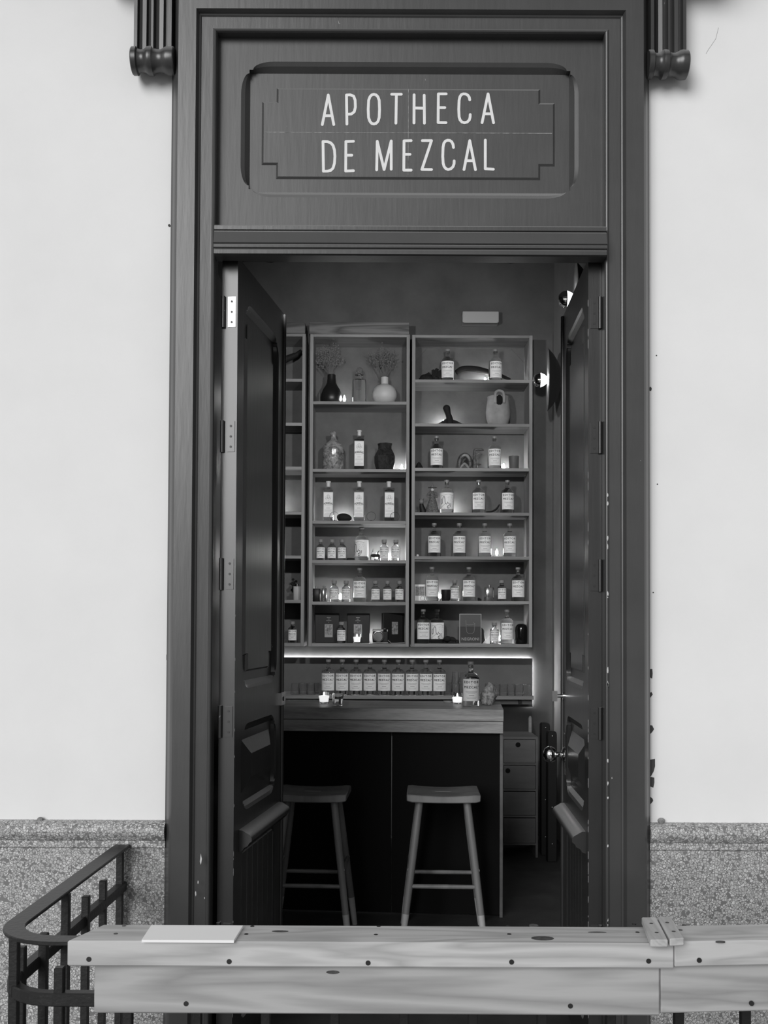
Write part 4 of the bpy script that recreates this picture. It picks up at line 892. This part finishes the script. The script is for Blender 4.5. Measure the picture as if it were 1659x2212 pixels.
one(MB().prism([(-.09, 0), (.065, 0), (.05, .09), (.03, .108), (-.03, .100), (-.085, .06)], 0, .02), 'leather_pouch', 'leather', 'black leather pouch behind the framed card', 'pouch', at(1030, 1391, ZR[6], 6.90), smooth=False, bevel=.006)
one(MB().prism([(-.03, 0), (.02, 0), (.022, .055), (.012, .05)], 0, .002), 'folded_leaflet', 'paper', 'folded pale leaflet between framed card and small bottle', 'leaflet', at(1052, 1391, ZR[6], 6.86), smooth=False)
one(MB().lathe([(1e-5, 0), (.034, 0), (.040, .010), (.042, .09), (.039, .112), (.030, .127), (.016, .133), (1e-5, .134)], 26), 'black_jar', 'jar', 'glossy black round-shouldered jar at the right end of the bottom shelf', 'jar', at(1126, 1391, ZR[6], 6.79))
# horn in the hidden shelving
q = lambda px, py: (PX(px, py, 6.82)-PX(630, 800, 6.82), 0, PZ(py, 6.82, px)-ZLc[0])
one(MB().tube([q(600, 817), q(603, 800), q(612, 778), q(628, 772), q(642, 766), q(651, 757)], [.024, .025, .024, .022, .017, .010], 10).xf(lambda x, y, z: (x, y, max(0, z))), 'curved_horn', 'root', 'thick dark curved horn by the top of the left door leaf', 'horn', (PX(630, 800, 6.82), 6.82-D0, ZLc[0]+.0006))

# ---- back bar
dP0 = 6.94
xr_ = PX(1150, 1470, dP0); zt_ = PZ(1421, dP0, 890); zb_ = PZ(1526, dP0, 890)
t = thing('splashback', 'wall panel with hidden light strip glowing along its top edge', 'panel', (0, dP0-D0, zb_))
rel(t, MB().box(RX0+.02, xr_, dP0-D0, dP0-D0+.012, zb_, zt_), 'panel', 'dark_plaster', t)
rel(t, MB().box(RX0+.02, xr_-.006, dP0-D0+.034, dP0-D0+.042, zt_-.012, zt_-.004), 'light_strip', 'led', t)
rel(t, MB().box(xr_-.012, xr_-.004, dP0-D0+.034, dP0-D0+.042, zb_+.01, zt_-.02), 'light_strip', 'led', t)
dS1 = 6.56; zsh = PZ(1503, dS1, 890)
t = thing('back_shelf', 'long narrow shelf under the glowing panel holding bottles and glasses', 'shelf', (0, dS1-D0, zsh-.06))
xe = PX(1153, 1503, dS1)
rel(t, MB().box(RX0+.02, xe, dS1-D0, 6.93-D0, zsh-.022, zsh), 'top_board', 'oak', t, bevel=.001)
rel(t, MB().box(RX0+.02, xe-.004, dS1-D0+.05, dS1-D0+.07, zsh-.055, zsh-.022), 'batten', 'oak', t)
rel(t, MB().box(PX(1122, 1510, dS1), PX(1127, 1510, dS1), dS1-D0+.02, 6.93-D0, zsh-.056, zsh-.022), 'bracket', 'black', t)
NTH = ['first', 'second', 'third', 'fourth', 'fifth', 'sixth', 'seventh', 'eighth', 'ninth']
for i, px in enumerate((709, 739, 769, 799, 830, 860, 890, 920, 949)):
    place('big', px, 1502, zsh, 'white-labelled big bottle, %s from the left in the row of nine' % NTH[i], d=6.63, rz=random.uniform(-.06, .06), group='nine bottles in a row on the back shelf')
GL = 'upturned glasses on the back shelf'
for px, d, lb in ((638, 6.64, 'first of the four by the left door leaf'), (655, 6.66, 'second of the four by the left door leaf'), (672, 6.64, 'third of the four by the left door leaf'), (688, 6.70, 'fourth of the four by the left door leaf'),
                  (968, 6.72, 'just right of the row of nine bottles'), (984, 6.64, 'behind the lit votive on the bar'), (1000, 6.66, 'half hidden behind the bar bottle'),
                  (1056, 6.66, 'behind the rough rock'), (1071, 6.63, 'first clear of the rock, moving right'), (1088, 6.63, 'second clear of the rock, moving right'), (1104, 6.63, 'third clear of the rock, moving right'), (1121, 6.63, 'fourth clear of the rock, moving right'), (1138, 6.63, 'at the right end of the back shelf')):
    place('glassup', px, 1500, zsh, 'upturned ribbed glass '+lb, d=d, group=GL)
for i, px in enumerate((985, 999)):
    o = copy_tree(PROTO['glassup'], 'upturned glass stacked on another, %s the bar bottle' % ('left of' if i == 0 else 'just behind'), (PX(px, 1480, 6.65), 6.65-D0, zsh+.077), 0, GL)

# ---- bar counter
pc = P(1088, 1533, 5.02); aC = -math.radians(4.5); ztop = pc.z
bar = thing('bar_counter', 'timber-topped bar counter with black front panels', 'counter', (pc.x, pc.y, 0), aC)
MB().box(-2.2, 0, 0, .50, ztop-.058, ztop).build('top_slab', 'bartop', bar, bevel=.002)
MB().box(-2.2, -.002, .002, .50, ztop-.118, ztop-.0605).build('lower_slab', 'bartop', bar, bevel=.002)
xj = -(PX(1088, 1700, 5.06)-PX(846, 1700, 5.10))
MB().box(xj+.003, -.018, .035, .055, .01, ztop-.119).build('front_panel', 'barpanel', bar, bevel=.002)
MB().box(xj-1.2, xj-.003, .035, .055, .01, ztop-.119).build('front_panel', 'barpanel', bar, bevel=.002)
MB().box(-.0175, -.002, .03, .48, .0, ztop-.119).build('side_panel', 'drawer', bar, bevel=.001)
zc_ = ztop
place('big', 1017, 1528, zc_, 'white-labelled big bottle standing alone on the bar top', d=5.23)
votive(700, 1520, zc_, 5.35, 'lit votive candle glass on the bar top, left side')
votive(988, 1521, zc_, 5.36, 'lit votive candle glass on the bar top beside the bottle', .058, .030)
t = thing('tumbler', 'ribbed tumbler half full of clear liquid on the bar top', 'glass', at(730, 1526, zc_, 5.21))
MB().lathe([(1e-5, .005), (.023, 0), (.025, .003), (.0295, .064), (.0275, .064), (.0225, .008), (1e-5, .008)], 14).build('glass', 'clear', t, smooth=True, ang=.3)
MB().lathe([(1e-5, .009), (.0222, .009), (.0245, .035), (1e-5, .035)], 20).build('drink', 'liquid', t, smooth=True, ang=.7)
random.seed(4)
bm = bmesh.new(); bmesh.ops.create_icosphere(bm, subdivisions=3, radius=1.)
for v in bm.verts:
    n = v.co.copy(); f = 1.
    for dr_, lim in (((.7, -.5, .5), .80), ((-.6, -.7, -.2), .82), ((.9, -.3, -.4), .78), ((-.2, -.9, .4), .84), ((-.8, 0, .6), .74), ((.2, .3, 1), .92), ((0, 0, -1), .8)):
        q = Vector(dr_).normalized(); dd = n.dot(q)
        if dd*f > lim: f = lim/dd
    v.co = n*f*(1+random.uniform(-.05, .05))
    v.co = Vector((v.co.x*.046, v.co.y*.04, v.co.z*.066+.05))
me = bpy.data.meshes.new('rock'); bm.to_mesh(me); bm.free(); me.materials.append(MT['rock'])
o = tag(obj('rough_rock', me), 'rough faceted rock leaning by the bottle on the bar top', 'rock'); o.location = at(1054, 1527, zc_+.003, 5.28); o.rotation_euler = (0, .12, 0)
one(MB().lathe([(1e-5, 0), (.024, 0), (.026, .003), (.026, .008), (1e-5, .009)], 18), 'pale_coaster', 'box', 'small pale disc lying on the bar behind the lit votive', 'coaster', at(968, 1517, zc_, 5.46))

# ---- stools
def stool(px, lb, rz, first=None):
    d = 4.775; loc = (PX(px, 1710, d), d-D0, 0)
    if first: return copy_tree(first, lb, loc, rz, 'bar stools')
    t = thing('bar_stool', lb, 'stool', loc, rz, 'bar stools'); W, D, Z = .168, .142, .672
    n = 14; mb = MB(); v = []; f = []
    for i in range(n+1):
        x = -W+2*W*i/n; zt = Z-.010*(1-(x/W)**2); zb = Z-.036-.004*(1-(x/W)**2); ed = .006 if i in (0, n) else 0
        v += [(x, -D+ed, zt-ed*.5), (x, D-ed, zt-ed*.5), (x, D-ed, zb+ed*.5), (x, -D+ed, zb+ed*.5)]
    for i in range(n):
        for q in range(4): f.append((i*4+q, i*4+(q+1) % 4, (i+1)*4+(q+1) % 4, (i+1)*4+q))
    f += [(3, 2, 1, 0), tuple(n*4+q for q in range(4))]
    mb.add(v, f).build('seat', 'stool', t, smooth=True, ang=.6, bevel=.004)
    MB().box(-.038, .038, -.004, .004, Z-.0105, Z-.0093).build('lit_slot_strip', 'dip', t)  # pale strip: light on the slot's far wall put into the colour
    for sx in (-1, 1):
        for sy in (-1, 1):
            a = Vector((sx*.108, sy*.092, Z-.036)); b = Vector((sx*.186, sy*.165, 0)); f = 1-.135/(Z-.036); mjoint = a.lerp(b, f)
            lg = MB().tube([a, a.lerp(b, .3), mjoint], [.0165, .0175, .0158], 12).build('leg', 'stool', t, smooth=True)
            MB().tube([mjoint, b], [.016, .0125], 12).build('dipped_foot', 'dip', lg, smooth=True)
    for sy in (-1, 1):
        f = (Z-.036-.256)/(Z-.036); x = .108+.078*f; y = .092+.073*f
        MB().tube([(-x, sy*y, .256), (0, sy*y, .256), (x, sy*y, .256)], [.0095, .0105, .0095], 10).build('rung', 'stool', t, smooth=True)
        MB().tube([(sy*x, -y, .33), (sy*x, y, .33)], .009, 10).build('rung', 'stool', t, smooth=True)
    return t
st = stool(957, 'wooden saddle stool standing fully in view before the bar', math.radians(-2))
stool(676, 'wooden saddle stool partly hidden by the left door leaf', math.radians(-3), st)

# ---- drawer unit against the back wall
dD = 6.34; x0, x1 = PX(1083, 1700, dD), PX(1162, 1700, dD); zt_d = PZ(1592, dD, 1120)
dw = thing('drawer_unit', 'narrow plywood drawer unit with finger holes right of the bar', 'drawers', ((x0+x1)/2, dD-D0, 0))
rel(dw, MB().box(x0, x0+.014, dD-D0, 6.66-D0, 0, zt_d), 'side_panel', 'drawer', dw); rel(dw, MB().box(x1-.014, x1, dD-D0, 6.66-D0, 0, zt_d), 'side_panel', 'drawer', dw)
rel(dw, MB().box(x0+.014, x1-.014, dD-D0, 6.66-D0, zt_d-.014, zt_d), 'top_panel', 'drawer', dw)
rel(dw, MB().box(x0+.014, x1-.014, 6.648-D0, 6.66-D0, .10, zt_d-.014), 'back_panel', 'drawer', dw)
for i, (ya, yb2) in enumerate(((1598, 1648), (1654, 1704), (1711, 1761), (1768, 1821))):
    za, zb2 = PZ(yb2, dD, 1120), PZ(ya, dD, 1120)
    dr_ = rel(dw, MB().box(x0+.016, x1-.016, dD-D0+.001, dD-D0+.28, za, zb2), 'drawer', 'drawer', dw, bevel=.001)
    rel(dw, MB().box(x0+.014, x1-.014, dD-D0, dD-D0+.30, za-.0125, za-.0018), 'rail', 'drawer', dw)
    if i < 2:
        hx, hz = ((1119, 1609), (1097, 1665))[i]; p = P(hx, hz, dD); l = dw.location
        MB().disc((p.x-l[0], p.z-l[2]), .0155, .0155, .0002, .0012, 20).build('finger_hole', 'hole', dr_)
rel(dw, MB().tube([((x1-.008), 6.62-D0, zt_d), ((x1-.008), 6.62-D0, zt_d+.09), ((x1-.008), 6.62-D0, zt_d+.105)], [.012, .012, .006], 12), 'corner_post', 'oak', dw, smooth=True)
# ---- black cases by the side wall
def case(px0, px1, pt, d, lb):
    x0, x1 = PX(px0, 1700, d), PX(px1, 1700, d); zt = PZ(pt, d, px0); w = (x1-x0)/2
    t = thing('black_case', lb, 'case', ((x0+x1)/2, d-D0, 0), 0, 'black cases by the side wall')
    pts = [(-w, 0), (w, 0), (w, zt-.02)]+[(w-.012+.012*math.cos(a), zt-.02+.02*math.sin(a)) for a in (.5, 1., 1.5)]+[(-w+.012-.012*math.cos(a), zt-.02+.02*math.sin(a)) for a in (1.5, 1., .5)]+[(-w, zt-.02)]
    MB().prism(pts, 0, .07).build('body', 'leather', t, bevel=.004)
    for z in (zt-.028, zt*.42, zt*.14): MB().lathe([(.0035, 0), (.003, -.003), (1e-5, -.004)], 10, (0, 0, z), 'y').build('rivet', 'rivet', t, smooth=True)
case(1169, 1188, 1562, 6.40, 'taller slim black case leaning beside the drawer unit')
case(1183, 1203, 1580, 6.22, 'shorter slim black case half behind the door knob')
# ---- dish lamps on the side wall
def lamp(px, py, d, lb, R=.20):
    c = P(px, py, d); t = thing('dish_lamp', lb, 'lamp', (RX1-.022, c.y, c.z), -math.radians(6))
    o = [(1e-5, -.004), (.05, -.004), (.11, -.022), (.16, -.052), (R, -.088)]
    MB().lathe(o, 36, axis='x').build('shade', 'shade_out', t, smooth=True)
    MB().lathe([(1e-5, -.010), (.05, -.010), (.11, -.028), (.158, -.057), (R-.001, -.090)], 36, axis='x').build('shade_lining', 'shade_in', t, smooth=True)
    MB().lathe([(.02, -.01), (.02, -.075), (1e-5, -.075)], 14, axis='x').build('socket', 'shade_in', t, smooth=True, ang=.6)
    b = MB().lathe([(.017, -.076), (.020, -.092), (.036, -.112), (.046, -.135)], 20, axis='x').build('bulb', 'bulbglow', t, smooth=True)
    MB().lathe([(.046, -.135), (.046, -.148), (.040, -.166), (.026, -.180), (1e-5, -.187)], 20, axis='x').build('mirror_tip', 'silver', b, smooth=True)
    return t
lamp(1200, 820, 6.58, 'lit black dish wall lamp with mirror-tipped bulb right of the shelving')
lamp(1262, 645, 5.62, 'dish wall lamp mostly hidden behind the right door leaf top')
# ---- grey box on the wall
x0, x1 = PX(999, 680, 6.9), PX(1078, 680, 6.9); z0_, z1_ = PZ(698, 6.9, 1040), PZ(672, 6.9, 1040)
t = thing('wall_box', 'pale grey box fixed to the wall above the right shelving', 'box', ((x0+x1)/2, 6.9-D0, z0_))
rel(t, MB().box(x0, x1, 6.9-D0, 7.0-D0, z0_+.006, z1_), 'housing', 'box', t, bevel=.006, seg=2); rel(t, MB().box(x0+.01, x1-.01, 6.893-D0, 6.9-D0, z0_, z0_+.012), 'lower_lip', 'box', t)

# ---- added spotlights, unseen above the inside of the doorway, to brighten the shelving
for i, (x, lb) in enumerate(((-.42, 'added unseen can lamp inside above the left door leaf'), (.46, 'added unseen can lamp inside above the right door leaf'))):
    pos = Vector((x, .42, 2.83)); tgt = Vector((.18, 3.5, 2.28)); dv = (tgt-pos).normalized()
    t = thing('added_spotlight', lb, 'lamp', (x, .32, 2.88), 0, 'added unseen spotlights above the doorway inside')
    o = MB().lathe([(.04, -.09), (.050, -.086), (.054, .0), (.050, .0), (.048, -.05), (1e-5, -.052)], 20).build('can', 'black', t, smooth=True, ang=.6)
    o.location = pos-t.location; o.rotation_euler = dv.to_track_quat('Z', 'Y').to_euler()
    MB().tube([(0, -.02, .01), (0, .03, 0), (0, .07, -.03)], .008, 8).build('arm', 'black', t)
    L = bpy.data.lights.new('spot', 'SPOT'); L.energy = 118; L.spot_size = math.radians(76); L.spot_blend = .75; L.shadow_soft_size = .05
    lo = bpy.data.objects.new('spot', L); COL.objects.link(lo); lo.location = pos+dv*.004; lo.rotation_euler = dv.to_track_quat('-Z', 'Y').to_euler()

# ---- wear: flaked paint and chipped plaster
chipm = mat('bare_undercoat', .55, .8); dentm = mat('chipped_plaster', .06, .9); MT['chip'] = chipm; MT['dent'] = dentm
random.seed(31)
def flake(x, z, w, h): 
    k = 7; return [(x+w*math.cos(2*math.pi*i/k)*random.uniform(.5, 1.2), z+h*math.sin(2*math.pi*i/k)*random.uniform(.5, 1.2)) for i in range(k)]
for z in [random.uniform(.15, 2.5) for _ in range(26)]+[1.30, 1.12, .93, .80, .78, .62, .55]:
    fxr(MB().prism(flake(.0035, z, .0022, random.uniform(.004, .018)), -.0006, .0004)).build('paint_chip', 'chip', dr)
for z in [random.uniform(.1, 1.6) for _ in range(14)]:
    fxl(MB().prism(flake(.003, z, .0018, random.uniform(.003, .010)), -.0006, .0004)).build('paint_chip', 'chip', dl)
for z in [random.uniform(.1, 1.9) for _ in range(16)]+[.34, .36, .42, .47, .50]:
    MB().prism(flake(XR+.0075, z, .0025, random.uniform(.004, .016)), -.0592, -.0576).build('paint_chip', 'chip', casing)
for px, py, w, h in ((434, 1855, .003, .02), (428, 1905, .002, .008), (442, 1940, .0015, .004), (423, 1930, .0025, .009)):
    p = P(px, py, D0-.0765); MB().prism(flake(p.x, p.z, w, h), -.0772, -.0755).build('paint_chip', 'chip', casing)
wf = bpy.data.objects['wall_front']
for px, py, w, h in ((1406, 1455, .008, .022), (1405, 1500, .007, .010), (1406, 1575, .011, .014), (1407, 1655, .016, .040), (1407, 1690, .013, .02), (1406, 1730, .009, .012), (1405, 840, .004, .01), (364, 1372, .005, .04), (362, 1420, .004, .02), (366, 488, .005, .006)):
    p = P(px, py, D0); MB().prism(flake(p.x, p.z, w, h), -.0012, .001).build('plaster_chip', 'dent', wf)
cr_ = [(1552, 60), (1549, 72), (1546, 84), (1538, 96), (1531, 106), (1525, 116)]
mb = MB()
for a, b in zip(cr_, cr_[1:]): p, q = P(a[0], a[1], D0), P(b[0], b[1], D0); mb.capsule((p.x, p.z), (q.x, q.z), .0006, -.0004, .0, 3)
mb.build('crack', 'inkgrey', wf)
for px, py, r in ((85, 1771, .010), (1430, 1774, .012)):
    p = P(px, py, D0-.02); mb = MB().ball((p.x, -.012, p.z), r, 9, 6, 1., 1., .8); mb.build('plaster_lump', 'seam', wf)
for px, py in ((1418, 768), (1420, 1046), (1411, 1280)):
    p = P(px, py, D0); MB().disc((p.x, p.z), .0022, .0022, -.001, .001, 10).build('nail_hole', 'dent', wf)
